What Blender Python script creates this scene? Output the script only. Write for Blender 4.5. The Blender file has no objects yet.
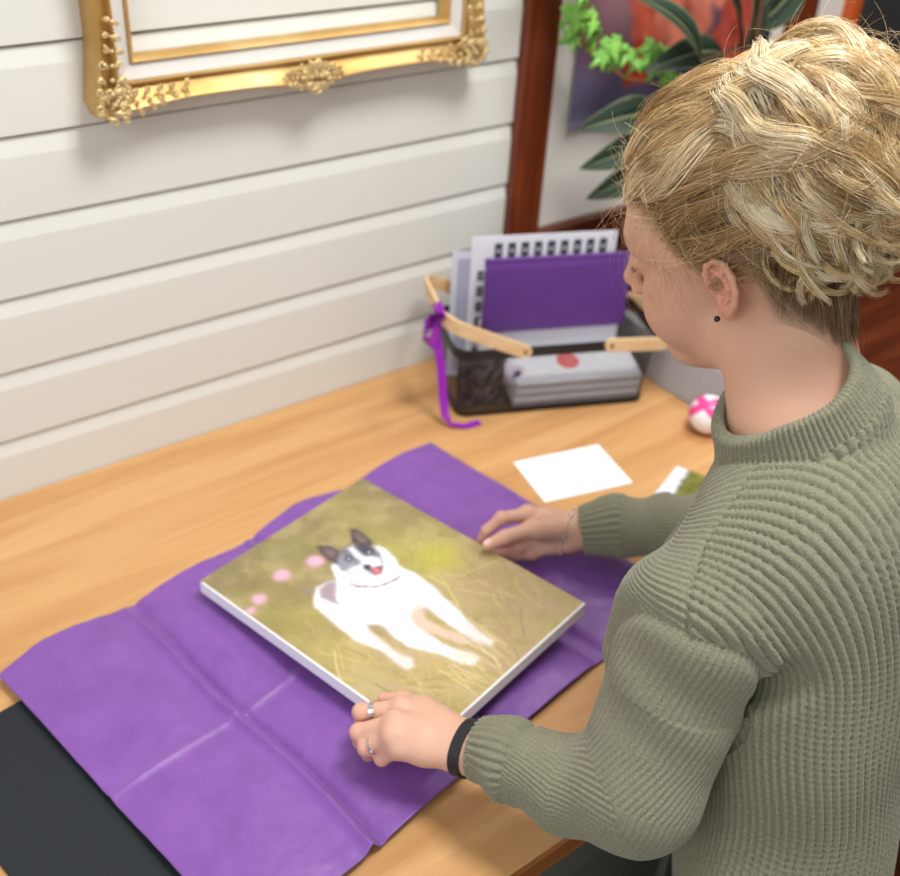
import bpy, bmesh, math, random
import numpy as np
from mathutils import Vector, Matrix
from mathutils import noise as mnoise

PI = math.pi
SC = bpy.context.scene
COL = SC.collection

# ------------------------------------------------------------------ camera
cam_d = bpy.data.cameras.new('camera')
cam = bpy.data.objects.new('camera', cam_d)
COL.objects.link(cam)
SC.camera = cam
CR = ((0.7964284, 0.3038425, -0.5228590), (-0.6021583, 0.4781522, -0.6393558), (0.0557427, 0.8240450, 0.5637753))
mw = Matrix(CR).transposed().to_4x4()
mw = Matrix(((CR[0][0], CR[0][1], CR[0][2], 0), (CR[1][0], CR[1][1], CR[1][2], 0), (CR[2][0], CR[2][1], CR[2][2], 1.77), (0, 0, 0, 1)))
cam.matrix_world = mw
cam_d.sensor_fit = 'HORIZONTAL'
cam_d.sensor_width = 36.0
cam_d.lens = 36.0 * 1072.07 / 900.0
cam_d.clip_start = 0.02
cam_d.dof.use_dof = True
cam_d.dof.focus_distance = 0.99
cam_d.dof.aperture_fstop = 4.2

# ------------------------------------------------------------------ light
world = bpy.data.worlds.new('world')
SC.world = world
world.use_nodes = True
wbg = world.node_tree.nodes['Background']
wbg.inputs['Color'].default_value = (0.98, 0.985, 1.0, 1)
wbg.inputs['Strength'].default_value = 0.50


def area(name, loc, target, size, power, color):
    d = bpy.data.lights.new(name, 'AREA')
    d.shape = 'RECTANGLE'
    d.size, d.size_y = size
    d.energy = power
    d.color = color
    o = bpy.data.objects.new(name, d)
    COL.objects.link(o)
    o.location = loc
    v = Vector(target) - Vector(loc)
    o.rotation_euler = v.to_track_quat('-Z', 'Y').to_euler()
    return o


area('ceiling_lamp_light', (0.90, 0.36, 2.85), (0.80, 0.85, 0.8), (0.5, 0.5), 33, (1.0, 0.99, 0.975))
area('arm_fill_light', (1.9, 1.0, 2.8), (1.0, 0.8, 0.8), (0.6, 0.6), 15, (1.0, 0.98, 0.95))  # added fill to brighten the right sleeve, stands for no real lamp
area('window_light', (-1.1, 0.1, 2.1), (0.7, 0.9, 0.8), (1.3, 1.2), 16, (0.93, 0.96, 1.0))

SC.view_settings.view_transform = 'Standard'
SC.view_settings.look = 'None'
SC.view_settings.gamma = 1.0
SC.view_settings.use_curve_mapping = False
SC.view_settings.exposure = 0.1

# ------------------------------------------------------------------ helpers


def lin(r, g, b):
    f = lambda c: (c / 255.0) / 12.92 if c / 255.0 <= 0.04045 else ((c / 255.0 + 0.055) / 1.055) ** 2.4
    return (f(r), f(g), f(b), 1.0)


def lin3(r, g, b):
    return np.array(lin(r, g, b)[:3])


def mat(name, color=(0.8, 0.8, 0.8, 1), rough=0.5, metal=0.0, spec=0.5, **kw):
    m = bpy.data.materials.new(name)
    m.use_nodes = True
    b = m.node_tree.nodes['Principled BSDF']
    b.inputs['Base Color'].default_value = color
    b.inputs['Roughness'].default_value = rough
    b.inputs['Metallic'].default_value = metal
    b.inputs['Specular IOR Level'].default_value = spec
    for k, v in kw.items():
        b.inputs[k.replace('_', ' ')].default_value = v
    return m


def nd(m, t, **kw):
    n = m.node_tree.nodes.new(t)
    for k, v in kw.items():
        setattr(n, k, v)
    return n


def lk(m, a, b):
    m.node_tree.links.new(a, b)


def bsdf(m):
    return m.node_tree.nodes['Principled BSDF']


def ramp(m, fac, stops):
    r = nd(m, 'ShaderNodeValToRGB')
    e = r.color_ramp.elements
    e[0].position, e[0].color = stops[0]
    e[1].position, e[1].color = stops[-1]
    for p, c in stops[1:-1]:
        x = e.new(p)
        x.color = c
    lk(m, fac, r.inputs['Fac'])
    return r.outputs['Color']


def tex_noise(m, scale, detail=4, stretch=(1, 1, 1), rough=0.5, dist=0.0, rotz=0.0):
    tc = nd(m, 'ShaderNodeTexCoord')
    mp = nd(m, 'ShaderNodeMapping')
    mp.inputs['Scale'].default_value = stretch
    mp.inputs['Rotation'].default_value = (0, 0, rotz)
    n = nd(m, 'ShaderNodeTexNoise')
    n.inputs['Scale'].default_value = scale
    n.inputs['Detail'].default_value = detail
    n.inputs['Roughness'].default_value = rough
    n.inputs['Distortion'].default_value = dist
    lk(m, tc.outputs['Object'], mp.inputs['Vector'])
    lk(m, mp.outputs['Vector'], n.inputs['Vector'])
    return n.outputs['Fac']


def add_bump(m, h, strength=0.3, dist=0.001):
    b = nd(m, 'ShaderNodeBump')
    b.inputs['Strength'].default_value = strength
    b.inputs['Distance'].default_value = dist
    lk(m, h, b.inputs['Height'])
    lk(m, b.outputs['Normal'], bsdf(m).inputs['Normal'])
    return b


def wood(name, c1, c2, c3, scale=3.0, stretch=(1, 14, 14), rough=0.4, rotz=0.0, spec=0.4):
    m = mat(name, c2, rough, spec=spec)
    f = tex_noise(m, scale, 6, stretch, 0.6, 0.6, rotz)
    lk(m, ramp(m, f, [(0.3, c1), (0.5, c2), (0.72, c3)]), bsdf(m).inputs['Base Color'])
    add_bump(m, f, 0.12, 0.001)
    return m


def vcol_mat(name, attr, rough=0.5, spec=0.4):
    m = mat(name, (1, 1, 1, 1), rough, spec=spec)
    a = nd(m, 'ShaderNodeAttribute', attribute_name=attr)
    lk(m, a.outputs['Color'], bsdf(m).inputs['Base Color'])
    return m


def link_mesh(name, me, material=None, parent=None, smooth=False):
    o = bpy.data.objects.new(name, me)
    COL.objects.link(o)
    if material is not None:
        me.materials.append(material)
    if parent is not None:
        o.parent = parent
    if smooth:
        me.polygons.foreach_set('use_smooth', np.ones(len(me.polygons), dtype=bool))
    return o


def obj(name, bm, material=None, parent=None, smooth=False):
    me = bpy.data.meshes.new(name)
    bmesh.ops.recalc_face_normals(bm, faces=bm.faces)
    bm.to_mesh(me)
    bm.free()
    o = link_mesh(name, me, material, parent, smooth)
    if smooth:
        me.set_sharp_from_angle(angle=math.radians(48))
    return o


def np_mesh(name, V, F, material=None, parent=None, smooth=True, colors=None, attr='tint'):
    """V (n,3) array, F (m,3 or 4) array"""
    V = np.asarray(V, dtype=np.float32)
    F = np.asarray(F, dtype=np.int32)
    me = bpy.data.meshes.new(name)
    k = F.shape[1]
    me.vertices.add(len(V))
    me.vertices.foreach_set('co', V.ravel())
    me.loops.add(F.size)
    me.loops.foreach_set('vertex_index', F.ravel())
    me.polygons.add(len(F))
    me.polygons.foreach_set('loop_start', np.arange(0, F.size, k, dtype=np.int32))
    me.update(calc_edges=True)
    if colors is not None:
        c = me.color_attributes.new(attr, 'FLOAT_COLOR', 'POINT')
        cc = np.ones((len(V), 4), dtype=np.float32)
        cc[:, :3] = colors
        c.data.foreach_set('color', cc.ravel())
    return link_mesh(name, me, material, parent, smooth)


def empty(name, loc=(0, 0, 0), rot=(0, 0, 0), label=None, cat=None, group=None, kind=None):
    o = bpy.data.objects.new(name, None)
    o.empty_display_size = 0.05
    COL.objects.link(o)
    o.location = loc
    o.rotation_euler = rot
    tag(o, label, cat, group, kind)
    return o


def tag(o, label=None, cat=None, group=None, kind=None):
    if label:
        o['label'] = label
    if cat:
        o['category'] = cat
    if group:
        o['group'] = group
    if kind:
        o['kind'] = kind
    return o


def box(bm, lo, hi, bev=0.0, M=None):
    r = bmesh.ops.create_cube(bm, size=1.0)
    vs = r['verts']
    lo, hi = Vector(lo), Vector(hi)
    for v in vs:
        v.co = Vector(((lo[i] + hi[i]) / 2 + v.co[i] * (hi[i] - lo[i]) for i in range(3)))
    if bev > 0:
        es = list({e for v in vs for e in v.link_edges})
        rr = bmesh.ops.bevel(bm, geom=es, offset=bev, segments=2, affect='EDGES', profile=0.5)
        vs = list({v for f in rr['faces'] for v in f.verts} | {v for v in vs if v.is_valid})
    if M is not None:
        bmesh.ops.transform(bm, matrix=M, verts=vs)
    return vs


def BM():
    return bmesh.new()


def frame_from(tan):
    t = Vector(tan).normalized()
    u = t.orthogonal().normalized()
    return u, t.cross(u)


def tube(bm, pts, r, n=8, caps=True, flat=None):
    """swept tube through pts; r number or list; flat=(w,h,up) makes a rounded strap"""
    pts = [Vector(p) for p in pts]
    k = len(pts)
    rr = r if isinstance(r, (list, tuple)) else [r] * k
    rings = []
    u = None
    for i, p in enumerate(pts):
        t = (pts[min(i + 1, k - 1)] - pts[max(i - 1, 0)]).normalized()
        if u is None:
            u = t.orthogonal().normalized()
        u = (u - t * u.dot(t)).normalized()
        if flat:
            w = Vector(flat[2])
            w = (w - t * w.dot(t)).normalized()
            u2, v2 = w * flat[0], t.cross(w) * flat[1]
        else:
            u2, v2 = u * rr[i], t.cross(u) * rr[i]
        rings.append([bm.verts.new(p + u2 * math.cos(2 * PI * j / n) + v2 * math.sin(2 * PI * j / n)) for j in range(n)])
    for a, b in zip(rings[:-1], rings[1:]):
        for j in range(n):
            bm.faces.new((a[j], a[(j + 1) % n], b[(j + 1) % n], b[j]))
    if caps:
        bm.faces.new(rings[0][::-1])
        bm.faces.new(rings[-1])


def strap(bm, pts, w, t, up):
    """rectangular band: half-width w along up, half-thickness t"""
    pts = [Vector(p) for p in pts]
    k = len(pts)
    rings = []
    for i, p in enumerate(pts):
        tn = (pts[min(i + 1, k - 1)] - pts[max(i - 1, 0)]).normalized()
        uv_ = up[i] if isinstance(up, list) else up
        a = Vector(uv_)
        a = (a - tn * a.dot(tn)).normalized()
        b = tn.cross(a)
        rings.append([bm.verts.new(p + a * w * s + b * t * q) for s, q in ((1, 1), (-1, 1), (-1, -1), (1, -1))])
    for a, b in zip(rings[:-1], rings[1:]):
        for j in range(4):
            bm.faces.new((a[j], a[(j + 1) % 4], b[(j + 1) % 4], b[j]))
    bm.faces.new(rings[0][::-1])
    bm.faces.new(rings[-1])


def ball(bm, c, r, seg=16, rings=10, M=None):
    rr = bmesh.ops.create_uvsphere(bm, u_segments=seg, v_segments=rings, radius=1.0)
    r = (r, r, r) if not isinstance(r, (tuple, list)) else r
    for v in rr['verts']:
        q = Vector((v.co.x * r[0], v.co.y * r[1], v.co.z * r[2]))
        if M is not None:
            q = M @ q
        v.co = q + Vector(c)
    return rr['verts']


def lathe(bm, prof, n=32, c=(0, 0, 0)):
    rings = []
    for r, z in prof:
        rings.append([bm.verts.new((c[0] + r * math.cos(2 * PI * j / n), c[1] + r * math.sin(2 * PI * j / n), c[2] + z)) for j in range(n)])
    for a, b in zip(rings[:-1], rings[1:]):
        for j in range(n):
            bm.faces.new((a[j], a[(j + 1) % n], b[(j + 1) % n], b[j]))
    if prof[0][0] > 1e-6:
        bm.faces.new(rings[0][::-1])
    if prof[-1][0] > 1e-6:
        bm.faces.new(rings[-1])


def grid_mesh(nx, ny, fn):
    """fn(u array, v array) -> (N,3)"""
    u, v = np.meshgrid(np.linspace(0, 1, nx), np.linspace(0, 1, ny), indexing='ij')
    V = fn(u.ravel(), v.ravel())
    i, j = np.meshgrid(np.arange(nx - 1), np.arange(ny - 1), indexing='ij')
    a = (i * ny + j).ravel()
    F = np.stack([a, a + ny, a + ny + 1, a + 1], 1)
    return V, F, u.ravel(), v.ravel()


def vnoise(x, y, seed=0):
    """smooth value noise, vectorised"""
    rs = np.random.RandomState(seed)
    T = rs.rand(64, 64)
    xi, yi = np.floor(x).astype(int), np.floor(y).astype(int)
    fx, fy = x - xi, y - yi
    fx, fy = fx * fx * (3 - 2 * fx), fy * fy * (3 - 2 * fy)
    g = lambda a, b: T[a % 64, b % 64]
    return (g(xi, yi) * (1 - fx) + g(xi + 1, yi) * fx) * (1 - fy) + (g(xi, yi + 1) * (1 - fx) + g(xi + 1, yi + 1) * fx) * fy


def fbm(x, y, seed=0, octs=4):
    s, a, t = 0, 0.5, 0
    for k in range(octs):
        s = s + a * vnoise(x * 2 ** k, y * 2 ** k, seed + k)
        t += a
        a *= 0.55
    return s / t


def seg_d(X, Y, ax, ay, bx, by):
    dx, dy = bx - ax, by - ay
    t = np.clip(((X - ax) * dx + (Y - ay) * dy) / (dx * dx + dy * dy + 1e-12), 0, 1)
    return np.hypot(X - ax - t * dx, Y - ay - t * dy), t


def poly_sd(X, Y, pts):
    d = np.full(X.shape, 1e9)
    ins = np.zeros(X.shape, bool)
    n_ = len(pts)
    for i in range(n_):
        (ax, ay), (bx, by) = pts[i], pts[(i + 1) % n_]
        d = np.minimum(d, seg_d(X, Y, ax, ay, bx, by)[0])
        if ay != by:
            cond = ((ay > Y) != (by > Y)) & (X < (bx - ax) * (Y - ay) / (by - ay) + ax)
            ins ^= cond
    return np.where(ins, -d, d)


def over(c, mask, col):
    col = np.asarray(col)
    if col.ndim == 1:
        col = col[None]
    mk = np.clip(mask, 0, 1)[:, None]
    return c * (1 - mk) + col * mk


def soft(d, w):
    return 1 / (1 + np.exp(np.clip(d / w, -40, 40)))


# ------------------------------------------------------------------ materials
M_cream = mat('cream_painted_board', lin(220, 220, 212), 0.45, spec=0.35)
_f = tex_noise(M_cream, 30, 3, (1, 4, 4))
add_bump(M_cream, _f, 0.06, 0.001)
M_white_panel = mat('white_painted_panel', lin(224, 221, 212), 0.5, spec=0.3)
M_redwood = wood('red_brown_stained_wood', lin(66, 27, 10), lin(100, 42, 17), lin(128, 60, 28), 3, (14, 14, 1), 0.35)
M_redwood_h = wood('red_brown_stained_wood_rail', lin(58, 24, 12), lin(88, 38, 18), lin(112, 54, 26), 3, (1, 14, 14), 0.35)
M_desk = wood('warm_oak_veneer', lin(180, 130, 80), lin(197, 149, 96), lin(211, 167, 114), 2.2, (0.7, 9, 9), 0.42, spec=0.35)
M_desk_edge = wood('worn_oak_edge', lin(120, 66, 30), lin(150, 90, 45), lin(176, 112, 60), 4, (1, 9, 9), 0.45)
M_greygreen = mat('grey_green_cabinet_paint', lin(96, 98, 88), 0.45)
M_black = mat('black_metal', lin(20, 20, 21), 0.45)
M_partition = mat('pale_grey_paint', lin(176, 178, 182), 0.5)
M_floor = wood('dark_floor_boards', lin(70, 52, 38), lin(92, 70, 50), lin(110, 86, 62), 2, (1, 10, 10), 0.5)
M_gold = mat('gilt_leaf', lin(206, 168, 92), 0.46, 0.6, spec=0.5)
_f = tex_noise(M_gold, 9, 4)
lk(M_gold, ramp(M_gold, _f, [(0.3, lin(176, 136, 70)), (0.55, lin(196, 160, 98)), (0.75, lin(214, 186, 132))]), bsdf(M_gold).inputs['Base Color'])
M_gold_pale = mat('rubbed_pale_gilt', lin(206, 180, 128), 0.42, 0.45)
M_gold_red = mat('red_bole_gilt', lin(190, 132, 70), 0.45, 0.5)
M_linen = mat('linen_liner', lin(212, 208, 202), 0.8)
M_white = mat('white_card', lin(244, 244, 244), 0.6)
M_offwhite = mat('white_paper', lin(226, 226, 232), 0.6)

# ------------------------------------------------------------------ the room
WY = 1.3895     # wall plane
ZF = -0.15      # floor
DZ = 0.75       # worktop


def structure(name, bm, m, smooth=False, parent=None):
    o = obj(name, bm, m, parent, smooth)
    if parent is None:
        o['kind'] = 'structure'
    return o


# shiplap boarding: a profile of slot, chamfer and face repeated, run along x
bm = BM()
base = 0.8454                    # one groove every 110 mm
SEAMS = [base + 0.110 * k for k in range(-9, 13)]
x0, x1 = -1.2, 1.235
rows = []
for zsm in SEAMS:
    rows += [(WY - 0.000, zsm - 0.110 + 0.003), (WY - 0.000, zsm - 0.026), (WY + 0.0055, zsm - 0.0025), (WY + 0.022, zsm - 0.002), (WY + 0.022, zsm + 0.0012), (WY - 0.0, zsm + 0.002)]
rows = [r for r in rows if r[1] > ZF]
prev = None
for (y, z) in rows:
    a, b = bm.verts.new((x0, y, z)), bm.verts.new((x1, y, z))
    if prev:
        bm.faces.new((prev[0], prev[1], b, a))
    prev = (a, b)
wb = structure('wall_back', bm, M_cream)
# panel beyond the post
bm = BM()
box(bm, (1.225, WY + 0.012, ZF), (3.3, WY + 0.06, 2.6))
structure('wall_panel', bm, M_white_panel)['kind'] = 'structure'
bm = BM()
box(bm, (1.2285, WY - 0.018, ZF), (1.3015, WY + 0.014, 2.55), 0.003)
structure('trim_1', bm, M_redwood)
bm = BM()
box(bm, (1.958, WY - 0.018, ZF), (2.02, WY + 0.013, 2.55), 0.003)
structure('trim_2', bm, M_redwood)
bm = BM()
box(bm, (1.302, WY - 0.012, 0.90), (1.957, WY + 0.013, 0.957), 0.003)
structure('trim_3', bm, M_redwood_h)
bm = BM()
box(bm, (1.302, WY - 0.002, 0.55), (3.2, WY + 0.0115, 0.899))
structure('trim_4', bm, M_redwood_h)
bm = BM()
box(bm, (2.15, WY - 0.014, 0.9), (2.18, WY + 0.013, 2.5), 0.002)
structure('trim_5', bm, mat('orange_painted_strip', lin(190, 84, 24), 0.5))
bm = BM()
box(bm, (2.181, WY - 0.02, 0.9), (3.1, WY + 0.0115, 2.5), 0.002)
M_dark = mat('dark_pinboard', lin(38, 42, 40), 0.8)
structure('trim_6', bm, M_dark)
bm = BM()
box(bm, (3.1, -1.6, ZF), (3.2, WY + 0.05, 2.6))
structure('wall_right', bm, M_redwood)
bm = BM()
box(bm, (-1.2, -1.6, ZF - 0.05), (3.2, WY + 0.1, ZF))
structure('floor', bm, M_floor)

# ------------------------------------------------------------------ desk
desk = empty('desk', (0.3, 0.93, ZF), label='long oak-topped workbench with a grey-green panelled base under the purple tissue', cat='desk')


def child(o, parent):
    o.parent = parent
    o.matrix_parent_inverse = parent.matrix_basis.inverted() if False else Matrix.Translation(-Vector(parent.location))
    return o


bm = BM()
box(bm, (-1.15, 0.467, DZ - 0.028), (1.3800, WY - 0.001, DZ), 0.003)
child(obj('worktop', bm, M_desk, None), desk)
bm = BM()
box(bm, (-1.15, 0.4625, DZ - 0.030), (1.3800, 0.4668, DZ - 0.001), 0.001)
child(tag(obj('edge_strip', bm, M_desk_edge), 'darker worn front edge'), desk)
bm = BM()
box(bm, (-1.13, 0.50, ZF + 0.08), (1.37, WY - 0.02, DZ - 0.0285))
child(obj('cabinet_body', bm, M_greygreen), desk)
bm = BM()
box(bm, (-1.12, 0.54, ZF), (1.36, 1.2, ZF + 0.079))
child(obj('plinth', bm, M_black), desk)
for k in range(5):
    xa = -1.12 + k * 0.497
    bm = BM()
    box(bm, (xa + 0.004, 0.480, ZF + 0.10), (xa + 0.49, 0.4995, DZ - 0.033), 0.002)
    # recessed centre: frame bars stand proud
    for lo, hi in (((xa + 0.004, 0.468, ZF + 0.10), (xa + 0.06, 0.4805, DZ - 0.033)), ((xa + 0.434, 0.468, ZF + 0.10), (xa + 0.49, 0.4805, DZ - 0.033)),
                   ((xa + 0.06, 0.468, DZ - 0.09), (xa + 0.434, 0.4805, DZ - 0.033)), ((xa + 0.06, 0.468, ZF + 0.10), (xa + 0.434, 0.4805, ZF + 0.16))):
        box(bm, lo, hi, 0.002)
    dr = child(obj('door', bm, M_greygreen), desk)
    bm = BM()
    lathe(bm, [(0.0, 0), (0.006, 0.001), (0.005, 0.010), (0.012, 0.016), (0.012, 0.022), (0.0, 0.026)], 16)
    bmesh.ops.rotate(bm, verts=bm.verts, matrix=Matrix.Rotation(PI / 2, 3, 'X'))
    bmesh.ops.translate(bm, verts=bm.verts, vec=(xa + 0.46, 0.4678, 0.45))
    kn = obj('knob', bm, M_black, None, True)
    kn.parent = dr

# partition at the far end of the desk
bm = BM()
box(bm, (1.3815, 0.47, ZF), (1.405, WY - 0.003, 0.845), 0.002)
for k in range(10):
    y = 0.50 + k * 0.085
    box(bm, (1.3805, y, DZ + 0.001), (1.3816, y + 0.078, 0.84), 0.0004)
structure('wall_end', bm, M_partition)

# low red-brown cabinet beyond the partition
cab = empty('cabinet', (1.8, 0.85, ZF), label='low red-brown wooden cabinet beyond the desk end behind the woman', cat='cabinet')
bm = BM()
box(bm, (1.42, 0.3, ZF), (2.6, 1.365, 0.70), 0.004)
child(obj('body', bm, M_redwood_h), cab)
bm = BM()
box(bm, (1.41, 0.29, 0.7005), (2.62, 1.366, 0.725), 0.003)
child(obj('top', bm, M_redwood_h), cab)

# ------------------------------------------------------------------ tissue paper
TA = np.array([0.157, 1.030])          # far left corner
ang = math.radians(9.4)
TU = np.array([math.cos(ang), math.sin(ang)])   # along the long side
TV = np.array([math.sin(ang), -math.cos(ang)])  # towards the front
TW, TH = 0.756, 0.495


def tissue(u, v):
    x = u * TW
    y = v * TH
    # folds every quarter of the length and half of the width
    q = (x + .014 * (1 - x / TW)) / (TW / 4)
    hq = np.abs(np.sin(PI * q))
    hv = np.abs(np.sin(PI * v * 2)) * 0.55 + 0.45
    z = 0.0045 + 0.015 * hq ** 0.65 * hv
    # creases: sharp raised ridge beside a valley
    for kq, s in ((1, 1), (2, 1), (3, -1)):
        d = x - kq * TW / 4 + (0.016, 0.006, 0.0)[kq - 1] + 0.010 * v * (kq == 1) - 0.003 * np.sin(9 * v + kq)
        s = s * (1 - .8 * np.exp(-y / .03))
        z += s * 0.0130 * np.exp(-np.abs(d / 0.0065) ** 1.3) - 0.0035 * np.exp(-((d - 0.013) / 0.006) ** 2)
    d = y - TH / 2 - 0.003 * np.sin(7 * u)
    z += 0.0065 * np.exp(-np.abs(d / 0.006) ** 1.3) * (0.5 + 0.5 * vnoise(x * 12, y * 0, 5))
    # far edge curls up between folds
    z += 0.010 * np.exp(-y / 0.035) * np.sin(PI * q) ** 2 * (0.5 + fbm(q * 1.3, y * 0, 8))
    z += 0.004 * (fbm(x * 14, y * 14, 3) - 0.5) + 0.0016 * (fbm(x * 60, y * 60, 4) - 0.5)
    # crumpled corner near the far right
    z = np.maximum(z, 0.0016)
    wob = 0.006 * np.sin(PI * q) * np.exp(-y / 0.03)
    yy = y - wob + 0.002 * (fbm(x * 20, y * 0, 2) - 0.5)
    P = TA[None, :] + x[:, None] * TU + yy[:, None] * TV
    return np.stack([P[:, 0], P[:, 1], DZ + 0.004 + z], 1)


V, F, U_, V_ = grid_mesh(300, 200, tissue)
M_tissue = mat('purple_tissue_paper', lin(128, 66, 162), 0.45, spec=0.5)
bsdf(M_tissue).inputs['Sheen Weight'].default_value = 0.2
_f = tex_noise(M_tissue, 22, 6, (1, 1, 1), 0.65)
lk(M_tissue, ramp(M_tissue, _f, [(0.3, lin(114, 66, 146)), (0.7, lin(128, 78, 160))]), bsdf(M_tissue).inputs['Base Color'])
add_bump(M_tissue, _f, 0.25, 0.002)
tp = np_mesh('tissue_paper', V, F, M_tissue)
sm = tp.modifiers.new('thick', 'SOLIDIFY')
sm.thickness = 0.0003
tag(tp, 'large creased sheet of purple tissue paper unfolded on the desk', 'tissue paper')

# black board under the tissue
bm = BM()
box(bm, (0, -0.42, 0), (0.20, 0, 0.004), 0.001)
bb = obj('folder', bm, mat('charcoal_card', lin(35, 39, 43), 0.7, spec=.25))
bb.location = (0.046, 0.966, DZ + 0.0003)
bb.rotation_euler = (0, 0, math.radians(9.0))
tag(bb, 'black card folder partly under the left side of the tissue paper', 'folder')

# white card and photo card
A6 = (0.160, 0.113)
bm = BM()
box(bm, (0, -A6[1], 0), (A6[0], 0, 0.0016), 0.0003)
cd = obj('card', bm, M_white)
cd.location = (0.990, 1.043, DZ + 0.0003)
cd.rotation_euler = (0, 0, math.radians(-14.0))
tag(cd, 'blank white card lying on the desk before the basket', 'card')


def photo_card(u, v):
    return np.stack([u * 0.148, -v * 0.105, 0 * u + 0.0008], 1)


V, F, u, v = grid_mesh(90, 64, photo_card)
n = fbm(u * 9, v * 7, 31)
tree = soft(.16 + .16 * (n - .5) - u, .012) * soft(u - .85, .02)
c = over(np.repeat(lin3(222, 226, 238)[None], len(u), 0), tree, lin3(116, 116, 50)[None] * (0.35 + 1.1 * fbm(u * 14, v * 12, 33))[:, None])
pc = np_mesh('photo_card', V, F, vcol_mat('printed_photo', 'tint', 0.35), None, False, c)
s_ = pc.modifiers.new('t', 'SOLIDIFY')
s_.thickness = 0.0012
pc.location = (1.212, 0.886, DZ + 0.0014)
pc.rotation_euler = (0, 0, math.radians(-69))
tag(pc, 'glossy photo card of a green tree half hidden by the sleeve', 'card')

# ------------------------------------------------------------------ pink and white ball
bm = BM()
ball(bm, (0, 0, 0), 0.034, 96, 64)
bo = obj('toy_ball', bm, None, None, True)
n_ = len(bo.data.vertices)
co = np.zeros(n_ * 3, dtype=np.float32)
bo.data.vertices.foreach_get('co', co)
co = co.reshape(-1, 3) / .034
band = np.min([np.abs(co @ np.array(a) - o_) for a, o_ in (((.70, -.30, .65), .15), ((-.62, -.55, .56), -.05), ((.2, .75, .63), .3))], axis=0)
cc = np.ones((n_, 4), dtype=np.float32)
cc[:, :3] = np.where(band[:, None] < .22, lin3(236, 74, 150)[None], lin3(243, 240, 240)[None])
bo.data.color_attributes.new('tint', 'FLOAT_COLOR', 'POINT').data.foreach_set('color', cc.ravel())
bo.data.materials.append(vcol_mat('pink_white_ball', 'tint', .3))
bo.location = (1.337, 0.935, DZ + 0.0345)
tag(bo, 'small round pink and white ball at the far end of the desk', 'ball')

# ------------------------------------------------------------------ picture frame
FX0, FX1, FZ0, FZ1 = 0.487, 1.112, 1.312, 1.84     # outer rectangle at the front
FYb = WY - 0.0012
fr = empty('picture_frame', (0.803, FYb, 1.31), label='empty ornate gilt picture frame hanging on the boarded wall', cat='picture frame')


def mitred(prof, x0, x1, z0, z1, wave=None, nseg=60):
    """prof: list of (inset, y offset from the wall towards the room). Closed rectangular loop."""
    bm = BM()
    cs = []

    def put(side, t):
        ring = []
        for ins, yy in prof:
            w = wave(side, t) * max(0.0, 1 - ins / 0.035) if wave else 0.0
            a, b = ins - w, ins
            if side == 0:
                p = (x0 + ins + (x1 - x0 - 2 * ins) * t, z0 + a)
            elif side == 1:
                p = (x1 - a, z0 + ins + (z1 - z0 - 2 * ins) * t)
            elif side == 2:
                p = (x1 - ins - (x1 - x0 - 2 * ins) * t, z1 - a)
            else:
                p = (x0 + a, z1 - ins - (z1 - z0 - 2 * ins) * t)
            ring.append(bm.verts.new((p[0], FYb - yy, p[1])))
        return ring
    rings = []
    for sd in range(4):
        for i in range(nseg):
            rings.append(put(sd, i / nseg))
    k = len(rings)
    m_ = len(prof)
    for i in range(k):
        a, b = rings[i], rings[(i + 1) % k]
        for j in range(m_ - 1):
            bm.faces.new((a[j], a[j + 1], b[j + 1], b[j]))
        bm.faces.new((a[m_ - 1], a[0], b[0], b[m_ - 1]))
    return bm


def wave(side, t):
    c = abs(t - 0.5) * 2
    w = 0.010 * math.exp(-((t - 0.5) / 0.10) ** 2) + 0.012 * max(0, (c - 0.62) / 0.38) ** 1.2 - 0.004
    return w


prof = [(0.004, 0.0), (0.0, 0.006), (0.0, 0.030), (0.002, 0.044), (0.006, 0.050), (0.012, 0.046), (0.020, 0.034), (0.026, 0.030), (0.030, 0.036), (0.032, 0.037), (0.034, 0.033), (0.034, 0.002)]
child(obj('moulding', mitred(prof, FX0, FX1, FZ0, FZ1, wave), M_gold, None, True), fr)
child(tag(obj('liner', mitred([(0.0345, 0.004), (0.0345, 0.030), (0.053, 0.024), (0.053, 0.004)], FX0, FX1, FZ0, FZ1), M_linen, None, False), 'pale linen liner'), fr)
child(tag(obj('slip', mitred([(0.0534, 0.004), (0.0534, 0.026), (0.056, 0.029), (0.060, 0.024), (0.061, 0.004)], FX0, FX1, FZ0, FZ1), M_gold, None, True), 'narrow gilt inner edge'), fr)
# beading along the sight edge of the moulding
bm = BM()
r_ = 0.0019
nb = int((FX1 - FX0 - 0.068) / 0.005)
for i in range(nb):
    for z in (FZ0 + 0.0335, FZ1 - 0.0335):
        bmesh.ops.create_icosphere(bm, subdivisions=1, radius=r_, matrix=Matrix.Translation((FX0 + 0.034 + (i + .5) * 0.005, FYb - 0.0345, z)))
nb = int((FZ1 - FZ0 - 0.068) / 0.005)
for i in range(nb):
    for x in (FX0 + 0.0335, FX1 - 0.0335):
        bmesh.ops.create_icosphere(bm, subdivisions=1, radius=r_, matrix=Matrix.Translation((x, FYb - 0.0345, FZ0 + 0.034 + (i + .5) * 0.005)))
child(obj('beading', bm, M_gold_pale, None, True), fr)


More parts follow.
